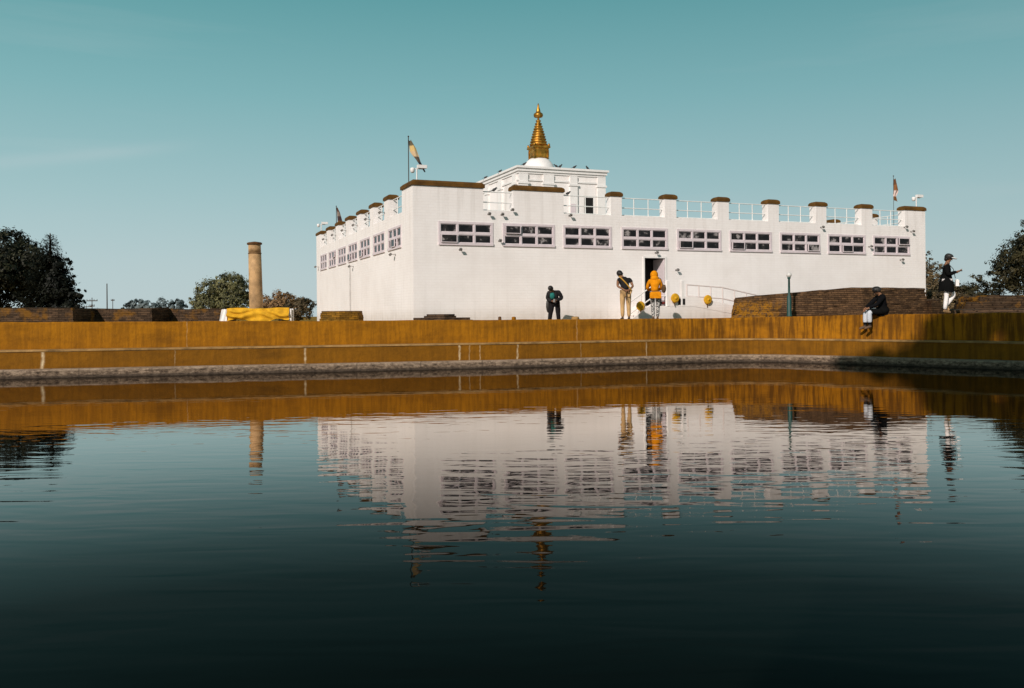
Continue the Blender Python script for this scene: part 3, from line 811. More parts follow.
def bird(p, rz, label):
    mb = MB()
    mb.ball((0, 0, .10), .075, .13, .07, 10, 0, Matrix.Rotation(R(-25), 3, 'X'))
    mb.ball((0, -.12, .19), .042); mb.tube([(0, -.15, .19), (0, -.20, .18)], [.014, .003], 5)
    mb.add([(-.035, .10, .08), (.035, .10, .08), (.045, .26, .02), (-.045, .26, .02), (0, .17, .03)], [(0, 1, 2, 3), (0, 3, 4), (1, 4, 2)])
    for s in (-.03, .03): mb.tube([(s, 0, .05), (s, 0, 0)], .008, 4)
    o = mb.build('pigeon', M['pigeon']); o.location = p; o.scale = (.72, .72, .72); o.rotation_euler = (0, 0, rz)
    tag(o, label, 'bird', 'pigeons on the temple roofs')
for u, v, z, rz, lab in [(7.62, 7.85, TZ + .04, 60, 'dark pigeon on the cornice left of the white dome'),
                         (7.3, 10.2, TZ + .04, 100, 'dark pigeon partway along the left eave, nearer the spire'), (7.3, 12.3, TZ + .04, 80, 'dark pigeon partway along the left eave, farther back'),
                         (9.28, 7.85, TZ + .04, 250, 'dark pigeon on the cornice just right of the dome, left of a pair'), (9.50, 7.85, TZ + .04, 30, 'dark pigeon on the cornice just right of the dome, right of a pair'),
                         (10.25, 7.85, TZ + .04, 80, 'dark pigeon alone on the cornice midway between dome and right end'), (10.95, 7.85, TZ + .04, 300, 'dark pigeon on the cornice near its right end'),
                         (3.2, T / 2, 4.72, 40, 'dark pigeon on the rail between the two long parapet blocks'), (6.25, T / 2, 4.72, 90, 'dark pigeon on the rail right of the second long block')]:
    bird(B(u, v, z), TH + R(rz), lab)

# ------------------------------------------------------------------ ruins
def courses(name, label, pts, z0, z1, mat, h=.075, batter=.02, jit=.035, ragged=0.0, mats=None, cat='ruin', group=None, top=None):
    """a mass of brick courses over a plan polygon; each course steps in a little and has its own edge"""
    c = sum((Vector((*p, 0)) for p in pts), Vector()) / len(pts)
    dn = []
    for i in range(len(pts)):
        a, b = Vector((*pts[i], 0)), Vector((*pts[(i + 1) % len(pts)], 0)); n = max(1, int((b - a).length / .35))
        for k in range(n): dn.append(a.lerp(b, k / n))
    mb = MB(); nz_ = max(1, round((z1 - z0) / h)); N = len(dn)
    rnd = random.Random(len(label) * 7 + int(z1 * 100))
    seed = rnd.random() * 50
    for L in range(nz_):
        za, zb = z0 + (z1 - z0) * L / nz_, z0 + (z1 - z0) * (L + 1) / nz_
        ring = []
        for p in dn:
            d = (p - c); d.normalize()
            o = -batter * L + jit * mn.noise(Vector((p.x * 2.1, p.y * 2.1, L * .9 + seed))) + rnd.uniform(-.012, .012)
            q = p + d * o
            ring.append(q)
        vs = []
        for p in ring:
            lim = 1e9 if top is None else top(p.x, p.y)
            vs.append((p.x, p.y, min(za, lim)))
        for p in ring:
            lim = 1e9 if top is None else top(p.x, p.y)
            vs.append((p.x, p.y, min(zb, lim)))
        cc = (c.x, c.y, min(zb, 1e9 if top is None else top(c.x, c.y)))
        vs.append(cc)
        fs = [(k, (k + 1) % N, N + (k + 1) % N, N + k) for k in range(N)] + [(N + k, N + (k + 1) % N, 2 * N) for k in range(N)]
        mb.add(vs, fs, 0)
    o = mb.build(name, mat)
    return tag(o, label, cat, group)

def rag(z, a=.05): return lambda x, y: z - .03 + a * mn.noise(Vector((x * 1.3, y * 1.3, z))) + a * .5 * mn.noise(Vector((x * 4, y * 4, z + 3)))
def mound_top(x, y):
    s = (x - 8.2) / 8.0                                        # low at the left end, highest to the right, stepping down at the corner
    z = .66 + .36 * min(1, max(0, s / .55)) + .02 * mn.noise(Vector((x * 1.5, y, 3)))
    z = min(z, (x - 8.0) * 1.7 - .12 + .08 * mn.noise(Vector((y, z, 1))))
    return z
courses('brick_ruin', 'broad brown brick ruin mound with a golden left end, in front of the temple',
        [(8.05, 32.7), (10.0, 32.3), (13.0, 32.6), (16.2, 34.4), (16.6, 36.4), (12.0, 36.6), (8.8, 35.2)], -.34, 1.08, M['brick_dark'], batter=.010, jit=.06, top=mound_top)
courses('brick_ruin', 'low broken brick step at the right end of the big ruin mound', [(16.1, 34.0), (16.75, 34.5), (16.9, 36.0), (16.2, 36.3)], -.34, .60, M['brick_dark'], batter=.008, jit=.06, top=rag(.6, .08))
courses('brick_ruin', 'low round brick stub with a golden top at the far left temple corner',
        [(-7.1, 32.6), (-6.3, 32.3), (-5.6, 32.6), (-5.55, 33.4), (-6.3, 33.9), (-7.1, 33.5)], -.34, .30, M['brick_gold'], batter=.01)
courses('brick_ruin', 'low dark two-tier pile of brick under the near temple corner',
        [(-3.5, 30.2), (-2.3, 30.0), (-1.3, 30.4), (-1.5, 31.4), (-3.2, 31.3)], -.2, .03, M['brick_wall'], batter=.07, jit=.05)
courses('brick_ruin', 'dark brick slab lying on top of the low pile under the near corner',
        [(-3.0, 30.5), (-2.3, 30.4), (-1.95, 30.7), (-2.1, 31.2), (-2.9, 31.1)], .03, .15, M['brick_wall'], batter=.05, jit=.05)
wl = 'ruined brick walls left of the pillar'
courses('brick_wall', 'brick ruin wall at the far left, in front of the big trees', [(-25, 34.2), (-17.4, 35.2), (-17.3, 36.9), (-25, 36.2)], -.36, .56, M['brick_wall'], batter=.004, top=rag(0.56, 0.05), group=wl)
courses('brick_wall', 'middle brick ruin wall, in front of the two utility poles', [(-18.5, 36.95), (-14.95, 36.9), (-14.8, 38.4), (-18.5, 38.4)], -.36, .54, M['brick_wall'], batter=.004, top=rag(0.54, 0.05), group=wl)
courses('brick_wall', 'right-hand brick ruin wall, ending beside the yellow draped fence', [(-15.6, 38.45), (-12.3, 38.3), (-12.2, 39.2), (-15.6, 39.3)], -.36, .50, M['brick_wall'], batter=.004, top=rag(0.5, 0.05), group=wl)
rt = 'terraced brick ruins at the right edge'
courses('brick_ruin', 'lowest brick terrace at right, just behind the walking person', [(14.6, 29.4), (16.6, 27.4), (21.5, 23.0), (24, 26), (18.0, 31.4), (15.2, 31.6)], -.1, .19, M['brick_wall'], batter=.02, jit=.06, top=rag(0.19, 0.05), group=rt)
courses('brick_ruin', 'middle brick terrace with golden patches at right, stepped back behind the lowest one', [(15.9, 31.4), (18.6, 29.4), (24, 26.3), (26, 30), (19.5, 34.0), (16.6, 33.6)], -.1, .44, M['brick_patch'], batter=.03, jit=.06, top=rag(0.44, 0.12), group=rt)
courses('brick_ruin', 'tallest brick terrace at right, in front of the bushes', [(17.9, 34.6), (20.6, 33.4), (30, 28.4), (31, 34), (21, 37.8), (18.5, 37.6)], -.3, .72, M['brick_patch'], batter=.03, jit=.11, top=rag(0.72, 0.2), group=rt)
for i, (x, y, r, h, mt, lab) in enumerate([(-.43, 31.0, .06, .09, 'rust', 'short dark marker stub on the bank left of the teal figure'), (.06, 31.1, .08, .08, 'wall_up', 'short orange marker stub between the dark stub and the teal figure'),
                                      (2.24, 31.5, .14, .07, 'ledge', 'pale flat stone on the bank left of the tan trousers')]):
    mb = MB(); mb.lathe([(r * .9, -.15), (r, .0), (r * .95, h * .8), (r * .5, h)], 9); o = mb.build('marker_stub', M[mt]); o.location = (x, y, -.04)
    tag(o, lab, 'stone')

# ------------------------------------------------------------------ stone pillar, fence and cloth
PX, PY = -11.42, 39.5
pil = thing('stone_pillar', 'tall tan ancient stone pillar with rusty iron bands', 'pillar', (PX + .05, PY, -.34)); pil.rotation_euler = (0, R(-1.1), 0)
m = MB(); m.lathe([(.30, 0), (.298, 1.2), (.286, 2.4), (.277, 3.30)], 32); m.lathe([(.274, 3.307), (.268, 3.66)], 32); m.build('shaft', M['stone'], pil)
m = MB(); m.lathe([(.27, 3.66), (.325, 3.67), (.33, 3.73), (.29, 3.76), (.05, 3.80)], 28); m.build('cap', M['rust'], pil)
m = MB(); m.lathe([(.286, 3.255), (.295, 3.26), (.295, 3.285), (.284, 3.29)], 28); m.build('band', M['rust'], pil)
fx0, fx1, fy0, fy1 = -12.0, -9.25, 37.0, 37.35
fe = thing('fence', 'low white fence round the foot of the stone pillar', 'fence', (0, 0, 0))
for x in (fx0, (fx0 + fx1) / 2, fx1):
    for y in (fy0, fy1):
        m = MB(); m.cbox(x - .05, x + .05, y - .05, y + .05, -.5, .44, .02); m.build('post', M['trim'], fe)
for z in (.08, .36):
    m = MB(); m.box(fx0 + .05, fx1 - .05, fy0 - .02, fy0 + .02, z, z + .05); m.box(fx0 + .05, fx1 - .05, fy1 - .02, fy1 + .02, z, z + .05)
    m.box(fx0 - .02, fx0 + .02, fy0 + .05, fy1 - .05, z, z + .05); m.box(fx1 - .02, fx1 + .02, fy0 + .05, fy1 - .05, z, z + .05); m.build('rail', M['trim'], fe)
m = MB(); vs = []; fs = []
nx, nzz = 90, 14
for i in range(nx + 1):
    x = fx0 + .14 + (fx1 - fx0 - .16) * i / nx
    for j in range(nzz + 1):
        q = j / nzz
        sag = .035 * math.sin(i / nx * 9) + .02 * mn.noise(Vector((x * 3, 0, 1)))
        z = .47 + sag * (.6 + q) - (.52 + .05 * mn.noise(Vector((x * 2.2, 4, 4)))) * q
        fold = .07 * math.sin(z * 24 + 5.5 * mn.noise(Vector((x * 1.1, z * 2.5, 5))) + x * 1.6) * (.35 + q * .65) * (.6 + .8 * abs(mn.noise(Vector((x * 1.7, 1, 8)))) * 2) + .03 * mn.noise(Vector((x * 4, z * 9, 2)))
        vs.append((x, fy0 - .10 - .06 * math.sin(q * 3.1) + fold, z))
for j in range(1):
    pass
for i in range(nx):
    for j in range(nzz):
        a = i * (nzz + 1) + j; fs.append((a, a + nzz + 1, a + nzz + 2, a + 1))
m.add(vs, fs, 0, True)
b0 = len(vs); vs2 = []; fs2 = []
for i in range(nx + 1):                                         # laid over the top rail
    x = fx0 + .14 + (fx1 - fx0 - .16) * i / nx
    t0 = vs[i * (nzz + 1)]
    vs2 += [t0, (x, fy0 + .06, .47 + .02 * math.sin(i * .3)), (x, fy0 + .10, .28)]
for i in range(nx):
    for j in range(2): fs2.append((i * 3 + j, i * 3 + j + 1, i * 3 + 4 + j, i * 3 + 3 + j))
m.add(vs2, fs2, 0, True)
tag(m.build('cloth', M['yellow']), 'golden yellow cloth draped along the front of the pillar fence', 'cloth')
m = MB(); vs = []; fs = []
for i in range(7):
    for j in range(9):
        q = j / 8; x = fx0 - .06 + .21 * i / 6 - .10 * q * (1 - i / 6)
        vs.append((x, fy0 - .13 - .03 * math.sin(i * 1.7 + q * 3) - .03 * q, .43 - .50 * q))
for i in range(6):
    for j in range(8):
        a = i * 9 + j; fs.append((a, a + 9, a + 10, a + 1))
m.add(vs, fs, 0, True); tag(m.build('cloth', M['trim']), 'white cloth end hanging at the left corner of the pillar fence', 'cloth')

# ------------------------------------------------------------------ lamp post and utility poles
lp_, _ = bank_point(9.1, .95)
lamp = thing('lamp_post', 'short green lamp post with a white globe in front of the brick ruin', 'lamp', (9.84, 31.48, -.06))
m = MB(); m.lathe([(.10, 0), (.10, .06), (.085, .10), (.072, .74), (.042, .80), (.034, 1.36), (.06, 1.38), (.06, 1.42)], 16); m.build('post', M['green_post'], lamp)
m = MB(); m.ball((0, 0, 1.505), .095, .095, .092, 18); m.build('globe', M['globe'], lamp)
def pole(p, h, label, arms=(), r=.10):
    t = thing('utility_pole', label, 'pole', p, 0, 'thin poles on the far left skyline')
    m = MB(); m.tube([(0, 0, 0), (0, 0, h)], [r, r * .7], 8); m.build('post', M['wood'], t)
    for z, wd in arms:
        m = MB(); m.box(-wd, wd, -r, r, z, z + r * 1.6)
        for s in (-1, -.4, .4, 1): m.tube([(s * wd * .95, 0, z), (s * wd * .95, 0, z + r * 4)], r * .5, 5)
        m.build('crossarm', M['wood'], t)
pole((-71, 150, -.3), 3.9, 'dark utility pole with two crossarms beside the conifer', [(3.3, .9), (2.4, .4)], .09)
pole((-105.5, 220, -.3), 3.6, 'lower utility pole with one crossarm nearest the conifer', [(3.2, 1.3)], .10)
pole((-50.2, 110, -.3), 4.7, 'tall thin bare pole between the conifer and the round tree', [], .085)
pole((-58.5, 130, -.3), 3.2, 'short pole with a small lamp arm right of the tall bare pole', [(2.95, .25)], .06)

# ------------------------------------------------------------------ trees
def leaves(name, mat, parent, blobs, n, size, seed, hang=0.0, core=True, conif=None):
    """leaf-sized faces gathered in clumps through the blobs; tone is stored per leaf"""
    rnd = random.Random(seed)
    vs = []; fs = []; tone = []
    tot = sum(b[6] if len(b) > 6 else b[3] * b[4] * b[5] for b in blobs)
    for b in blobs:
        cx, cy, cz, rx, ry, rz = b[:6]
        nb = int(n * (b[6] if len(b) > 6 else rx * ry * rz) / tot)
        ncl = max(4, nb // 34)
        for _ in range(ncl):
            d = Vector((rnd.gauss(0, 1), rnd.gauss(0, 1), rnd.gauss(0, 1))).normalized()
            q = rnd.uniform(.35, 1.0) ** .5
            c = Vector((cx + d.x * rx * q, cy + d.y * ry * q, cz + d.z * rz * q))
            ct = rnd.uniform(0, 1) ** 1.5
            cr = rnd.uniform(.10, .26) * (rx * ry * rz) ** (1 / 3)
            for _ in range(34):
                e = Vector((rnd.gauss(0, 1), rnd.gauss(0, 1), rnd.gauss(0, .75))) * cr * .62
                p = c + e
                if p.z < .02: continue
                nn = (d * 1.3 + e.normalized() * .8 + Vector((rnd.gauss(0, .4), rnd.gauss(0, .4), rnd.gauss(.2, .4)))).normalized()
                a = nn.cross(Vector((rnd.gauss(0, 1), rnd.gauss(0, 1), rnd.gauss(0, 1)))).normalized(); bb = nn.cross(a)
                s = size * rnd.uniform(.6, 1.4)
                i0 = len(vs)
                vs += [p - a * s * .5, p + bb * s * .28, p + a * s * .5, p - bb * s * .28]
                fs.append((i0, i0 + 1, i0 + 2, i0 + 3))
                tone.append(min(1, max(0, ct * .75 + rnd.uniform(-.15, .25))))
    me = bpy.data.meshes.new(name); me.from_pydata([tuple(v) for v in vs], [], fs); me.materials.append(mat)
    at = me.attributes.new('tone', 'FLOAT', 'FACE'); at.data.foreach_set('value', tone)
    me.update()
    return link(bpy.data.objects.new(name, me), parent)
def trunk(parent, h, r, limbs, seed):
    rnd = random.Random(seed); mb = MB()
    pts = [(0, 0, -.3)] + [(rnd.uniform(-.06, .06) * h * .3, rnd.uniform(-.06, .06) * h * .3, h * k / 5) for k in range(1, 6)]
    mb.tube(pts, [r * 1.35, r, r * .85, r * .7, r * .5, r * .25], 9)
    for (x, y, z) in limbs:
        f = rnd.uniform(.3, .65); base = Vector((0, 0, h * f)); e = Vector((x, y, z)); mid = base.lerp(e, .5) + Vector((0, 0, .1 * h * rnd.uniform(-.3, .8)))
        mb.tube([base, mid, e], [r * .5, r * .3, r * .1], 6)
    mb.build('trunk', M['bark'], parent)
M['leaf_dark'] = leaf_mat('leaves_dark', (0.006, 0.007, 0.004), (0.052, 0.052, 0.024))
M['leaf_conif'] = leaf_mat('leaves_conifer', (0.004, 0.005, 0.003), (0.016, 0.018, 0.010))
M['leaf_olive'] = leaf_mat('leaves_olive', (0.045, 0.046, 0.020), (0.25, 0.235, 0.10))
M['leaf_dry'] = leaf_mat('leaves_dry', (0.11, 0.062, 0.026), (0.46, 0.27, 0.12))
M['leaf_brown'] = leaf_mat('leaves_brown', (0.045, 0.034, 0.017), (0.24, 0.17, 0.085))
M['leaf_mid'] = leaf_mat('leaves_mid', (0.014, 0.014, 0.006), (0.080, 0.066, 0.026))
M['leaf_far'] = leaf_mat('leaves_far', (0.12, 0.155, 0.16), (0.21, 0.25, 0.255))  # distance haze is mixed into these pale blue-grey leaf colours

def tree(name, label, p, blobs, n, size, mat, h, r, seed, group=None, cat='tree', limbs=None):
    t = thing(name, label, cat, p, 0, group)
    trunk(t, h, r, limbs or [(b[0] * .8, b[1] * .8, b[2]) for b in blobs[:7]], seed)
    leaves('crown', mat, t, blobs, n, size, seed)
    return t
rr = random.Random(3)
def crown_blobs(W, H, z0, k, seed, flat=1.0, rmin=.26, rmax=.40):
    """k lobes filling a dome of half-width W from z0 to H"""
    rnd = random.Random(seed); out = []
    for i in range(k):
        a = 2 * math.pi * i / k * 2.4 + rnd.uniform(-.4, .4); q = math.sqrt((i + .5) / k) * .72
        x, y = math.cos(a) * W * q, math.sin(a) * W * q
        r = W * rnd.uniform(rmin, rmax)
        z = z0 + (H - z0 - r) * max(.12, math.sqrt(max(0, 1 - q * q * .95)) * rnd.uniform(.55, 1.0))
        out.append((x, y, max(z, z0 + r * .5), r, r, r * flat))
    return out
def scaled(bl, k): return [tuple(q * k for q in b) for b in bl]
tree('broadleaf_tree', 'large dark rounded broadleaf tree at the left edge', (-27.9, 48, -.3), scaled(crown_blobs(6.8, 10.6, .2, 28, 5) + [(2.5, -2, 2.2, 2.2, 2, 1.8), (-1, -3, 1.8, 2.4, 2, 1.6), (4.8, 0, 5.2, 1.5, 1.5, 1.7), (4.4, 0, 3.2, 1.6, 1.5, 1.7), (-2.2, 0, 8.5, 2.2, 2, 1.8), (1.2, 0, 8.5, 2.2, 2, 1.8), (3.2, 0, 7.3, 1.8, 1.8, 1.8), (0, 0, 5, 4.5, 4, 4)], .53), 42000, .16, M['leaf_dark'], 3.5, .25, 11)
# conifer: whorls of drooping sprays
def conifer(label, p, H, W, seed):
    rnd = random.Random(seed); t = thing('conifer', label, 'tree', p)
    mb = MB(); mb.tube([(0, 0, -.3), (0, 0, H * .6), (0, 0, H)], [.24, .13, .02], 8); mb.build('trunk', M['bark'], t)
    vs = []; fs = []; tone = []
    z = .25
    while z < H - .1:
        f = (z / H)
        L = W * (1 - f) ** .62 * (1.0 if f > .12 else .92) + .10
        nb = max(6, int(20 * (1 - f) + 6))
        for k in range(nb):
            a = 2 * math.pi * (k + rnd.random() * .7) / nb; l = L * rnd.uniform(.72, 1.08)
            ns = max(3, int(l / .075))
            for s in range(ns):
                q = (s + rnd.random()) / ns
                c = Vector((math.cos(a) * l * q, math.sin(a) * l * q, z + .10 * l * math.sin(q * 2.6) - .14 * l * q * q))
                for _ in range(3):
                    d = Vector((math.cos(a) + rnd.gauss(0, .5), math.sin(a) + rnd.gauss(0, .5), rnd.gauss(-.15, .35))).normalized()
                    wv = d.cross(Vector((0, 0, 1))).normalized(); ss = rnd.uniform(.10, .20) * (.6 + .4 * (1 - f))
                    o = c + Vector((rnd.gauss(0, .04), rnd.gauss(0, .04), rnd.gauss(0, .04)))
                    i0 = len(vs); vs += [o - d * .3 * ss, o + wv * ss * .28, o + d * ss, o - wv * ss * .28]; fs.append((i0, i0 + 1, i0 + 2, i0 + 3)); tone.append(min(1, rnd.random() * .5 + q * .5))
        z += .18 * (1 - f * .45)
    me = bpy.data.meshes.new('crown'); me.from_pydata([tuple(v) for v in vs], [], fs); me.materials.append(M['leaf_conif'])
    me.attributes.new('tone', 'FLOAT', 'FACE').data.foreach_set('value', tone); me.update()
    link(bpy.data.objects.new('crown', me), t)
conifer('tall dark conifer with a pointed top beside the left tree', (-23.4, 45, -.3), 4.75, 1.72, 4)
tree('bushy_tree', 'low dark bushy tree at the right foot of the conifer', (-22.45, 44.6, -.3), scaled([(0.0, 0, 1.4, 1.5, 1.2, 1.4), (1.15, 0, 2.9, .75, .6, .65), (.3, .2, 2.6, .9, .8, 1.0), (-.8, 0, 3.4, 1.3, 1.2, 1.8), (-1.0, 0, 5.2, 1.0, .9, 1.3), (.5, .3, 4.1, .45, .35, .6), (1.3, 0, 1.9, .6, .5, .6), (.2, 0, 5.4, .5, .5, .8)], .56), 9000, .15, M['leaf_conif'], 1.9, .09, 21)
tree('round_tree', 'round olive green tree standing left of the stone pillar', (-24.6, 75, -.3), [(-1.1, 0, 1.5, 1.4, 1.4, 1.2), (.9, 0, 1.7, 1.5, 1.4, 1.5), (-.9, 0, 2.6, 1.2, 1.2, 1.1), (1.1, 0, 3.2, 1.25, 1.2, 1.0), (.2, .4, 3.0, 1.2, 1.2, 1.2), (2.0, 0, 1.6, .9, .9, 1.1), (-2.1, 0, 1.5, .8, .8, .8), (2.0, 0, 2.6, .8, .8, .8)], 20000, .165, M['leaf_olive'], 2.6, .2, 31)
tree('dry_shrub', 'pale brown dry shrub between the stone pillar and the temple', (-18.3, 70, -.3), [(0, 0, 1.1, 1.3, 1.2, 1.1), (-.9, 0, 1.3, 1.0, 1.0, 1.0), (1.0, 0, .9, 1.1, 1, .9), (.1, 0, 1.9, .8, .8, .6), (-1.5, 0, .9, .8, .8, .8), (.6, 0, 1.7, .8, .8, .7)], 9000, .15, M['leaf_dry'], 1.5, .09, 41, cat='shrub')
tree('dark_shrub', 'dark leafy shrub against the far left temple corner', (-15.9, 66, -.3), [(0, 0, .9, 1.2, 1.0, .9), (.6, 0, 1.2, .7, .7, .6), (-.9, 0, .6, .8, .8, .6), (.3, 0, 1.5, .6, .6, .5)], 7000, .13, M['leaf_brown'], 1.2, .08, 51, cat='shrub')
tree('bare_bush', 'tall brownish bush rising behind the right corner of the temple', (28.4, 60, -.3), [(-.3, 0, 1.6, 1.2, 1, 1.4), (.1, 0, 3.0, .75, .7, .9), (-.2, 0, 4.0, .35, .4, .6), (.7, 0, 1.0, .8, .8, .9), (-1.2, 0, 2.4, .8, .8, 1.0), (-.8, 0, 3.4, .7, .7, .8), (.2, 0, 2.2, 1.0, .8, .9)], 14000, .11, M['leaf_brown'], 3.6, .10, 61, cat='bush')
tree('dark_tree', 'dark leafy tree at the right edge behind the brick terraces', (26.9, 45, -.3), scaled(crown_blobs(3.7, 6.6, .2, 20, 8) + [(-1.7, 0, 1.3, 1.4, 1.2, 1.2), (-2.4, 0, 2.6, 1.0, .9, .9), (-.2, 0, 1.3, 1.5, 1.2, 1.3), (-.6, 0, 4.6, 1.2, 1.1, 1.2), (0, 0, 5.5, 1.2, 1.1, 1.2), (0, 0, 3, 2.4, 2, 2.2)], .82), 36000, .13, M['leaf_mid'], 4.4, .25, 71)
for i, (x, y, s, mt, lab) in enumerate([(24.5, 50, 1.0, 'leaf_mid', 'low dark bush behind the walking person'), (26.6, 51, 1.15, 'leaf_mid', 'rounded low bush between the walking person and the right tree'), (22.9, 47, .85, 'leaf_brown', 'low brown bush beside the temple right corner')]):
    tree('low_bush', lab, (x, y, -.3), [(0, 0, .9 * s, 1.1 * s, 1, .9 * s), (.7 * s, 0, 1.3 * s, .7 * s, .7, .7 * s), (-.7 * s, 0, 1.2 * s, .7 * s, .7, .6 * s), (.1, 0, 1.8 * s, .45 * s, .5, .4 * s)], 8000, .12, M[mt], 1.3 * s, .07, 80 + i, 'low bushes behind the right ruins', cat='bush')
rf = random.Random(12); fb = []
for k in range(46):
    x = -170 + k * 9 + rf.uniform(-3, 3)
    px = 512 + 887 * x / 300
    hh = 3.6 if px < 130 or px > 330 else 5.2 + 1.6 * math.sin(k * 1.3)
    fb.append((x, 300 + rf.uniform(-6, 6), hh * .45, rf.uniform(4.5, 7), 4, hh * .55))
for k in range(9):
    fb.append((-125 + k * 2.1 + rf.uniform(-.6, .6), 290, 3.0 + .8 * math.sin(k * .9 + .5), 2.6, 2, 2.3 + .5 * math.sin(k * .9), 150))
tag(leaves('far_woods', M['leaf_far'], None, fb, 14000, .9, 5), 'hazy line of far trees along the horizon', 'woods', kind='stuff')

# the big tree behind the viewpoint whose shadow lies over the right bank
TT = thing('shade_tree', 'huge spreading tree on the near bank beside the viewpoint', 'tree', (-4.9, -8.6, -.1))
trunk(TT, 17, .8, [(-4, 0, 19), (4, 2, 20), (5, -3, 17), (-2, 3, 20), (2, -4, 18)], 91)
leaves('crown', M['leaf_mid'], TT, [(x, y, 18.32 + .12 * math.sin(x * 2), 1.7, 1.7, 2.95) for x in (-1.8, -.6, 0.6, 1.8, 3.0, 4.2, 5.4, 6.6, 7.8, 9.0, 10.2, 11.4, 12.6) for y in (-2.4, 0, 2.4)], 30000, .62, 92)

# ------------------------------------------------------------------ people
def skin_mesh(name, verts, edges, radii, roots, mat, parent, levels=1):
    me = bpy.data.meshes.new(name); me.from_pydata([tuple(v) for v in verts], edges, []); me.update()
    o = bpy.data.objects.new(name, me); COL.objects.link(o)
    md = o.modifiers.new('skin', 'SKIN'); md.use_smooth_shade = True; md.branch_smoothing = .6
    if not me.skin_vertices: 
        bm = bmesh.new(); bm.from_mesh(me); bm.verts.layers.skin.verify(); bm.to_mesh(me); bm.free()
    sv = me.skin_vertices[0].data
    for i, r in enumerate(radii):
        sv[i].radius = (r, r) if not isinstance(r, tuple) else r
        sv[i].use_root = i in roots
        sv[i].use_loose = False
    if levels:
        ss = o.modifiers.new('sub', 'SUBSURF'); ss.levels = levels; ss.render_levels = levels
    dg = bpy.context.evaluated_depsgraph_get(); dg.update()
    nm = bpy.data.meshes.new_from_object(o.evaluated_get(dg))
    bpy.data.objects.remove(o); bpy.data.meshes.remove(me)
    nm.name = name
    nm.materials.clear(); nm.materials.append(mat)
    for p in nm.polygons: p.use_smooth = True
    return link(bpy.data.objects.new(name, nm), parent)

def chain(names, J, rad):
    return [J[n] for n in names], [(i, i + 1) for i in range(len(names) - 1)], [rad[n] for n in names]

class Graph:
    def __init__(self): self.v = []; self.e = []; self.r = []; self.roots = []; self.ix = {}
    def pt(self, key, p, r, root=False):
        self.ix[key] = len(self.v); self.v.append(Vector(p)); self.r.append(r)
        if root: self.roots.append(self.ix[key])
        return self.ix[key]
    def ln(self, *keys):
        for a, b in zip(keys, keys[1:]): self.e.append((self.ix[a], self.ix[b]))
    def build(self, name, mat, parent, levels=1): return skin_mesh(name, self.v, self.e, self.r, self.roots, mat, parent, levels)

def hand(g, key, wrist, direction, curl, side):
    """palm plus five unequal curled fingers; fingers are their own chains rooted in the palm"""
    d = Vector(direction).normalized(); c = Vector(curl).normalized(); c = (c - d * c.dot(d)).normalized(); s = d.cross(c).normalized() * side
    p0 = Vector(wrist) + d * .045; p1 = Vector(wrist) + d * .085
    g.pt(key + 'p0', p0, .030); g.pt(key + 'p1', p1, .034); g.ln(key + 'wr', key + 'p0', key + 'p1')
    for k, (o, l) in enumerate([(-.030, .070), (-.010, .080), (.010, .074), (.029, .058)]):
        b = p1 + s * o - d * .005
        pts = [b, b + d * (l * .45) + c * .012, b + d * (l * .78) + c * .034, b + d * (l * .92) + c * .056]
        for q, p in enumerate(pts): g.pt('%sf%d%d' % (key, k, q), p, .0095 - .001 * q, q == 0)
        g.ln(*['%sf%d%d' % (key, k, q) for q in range(4)])
    b = p0 - s * .026
    for q, p in enumerate([b, b - s * .022 + d * .026 + c * .012, b - s * .022 + d * .052 + c * .030]): g.pt('%st%d' % (key, q), p, .0105 - .001 * q, q == 0)
    g.ln(*['%st%d' % (key, q) for q in range(3)])

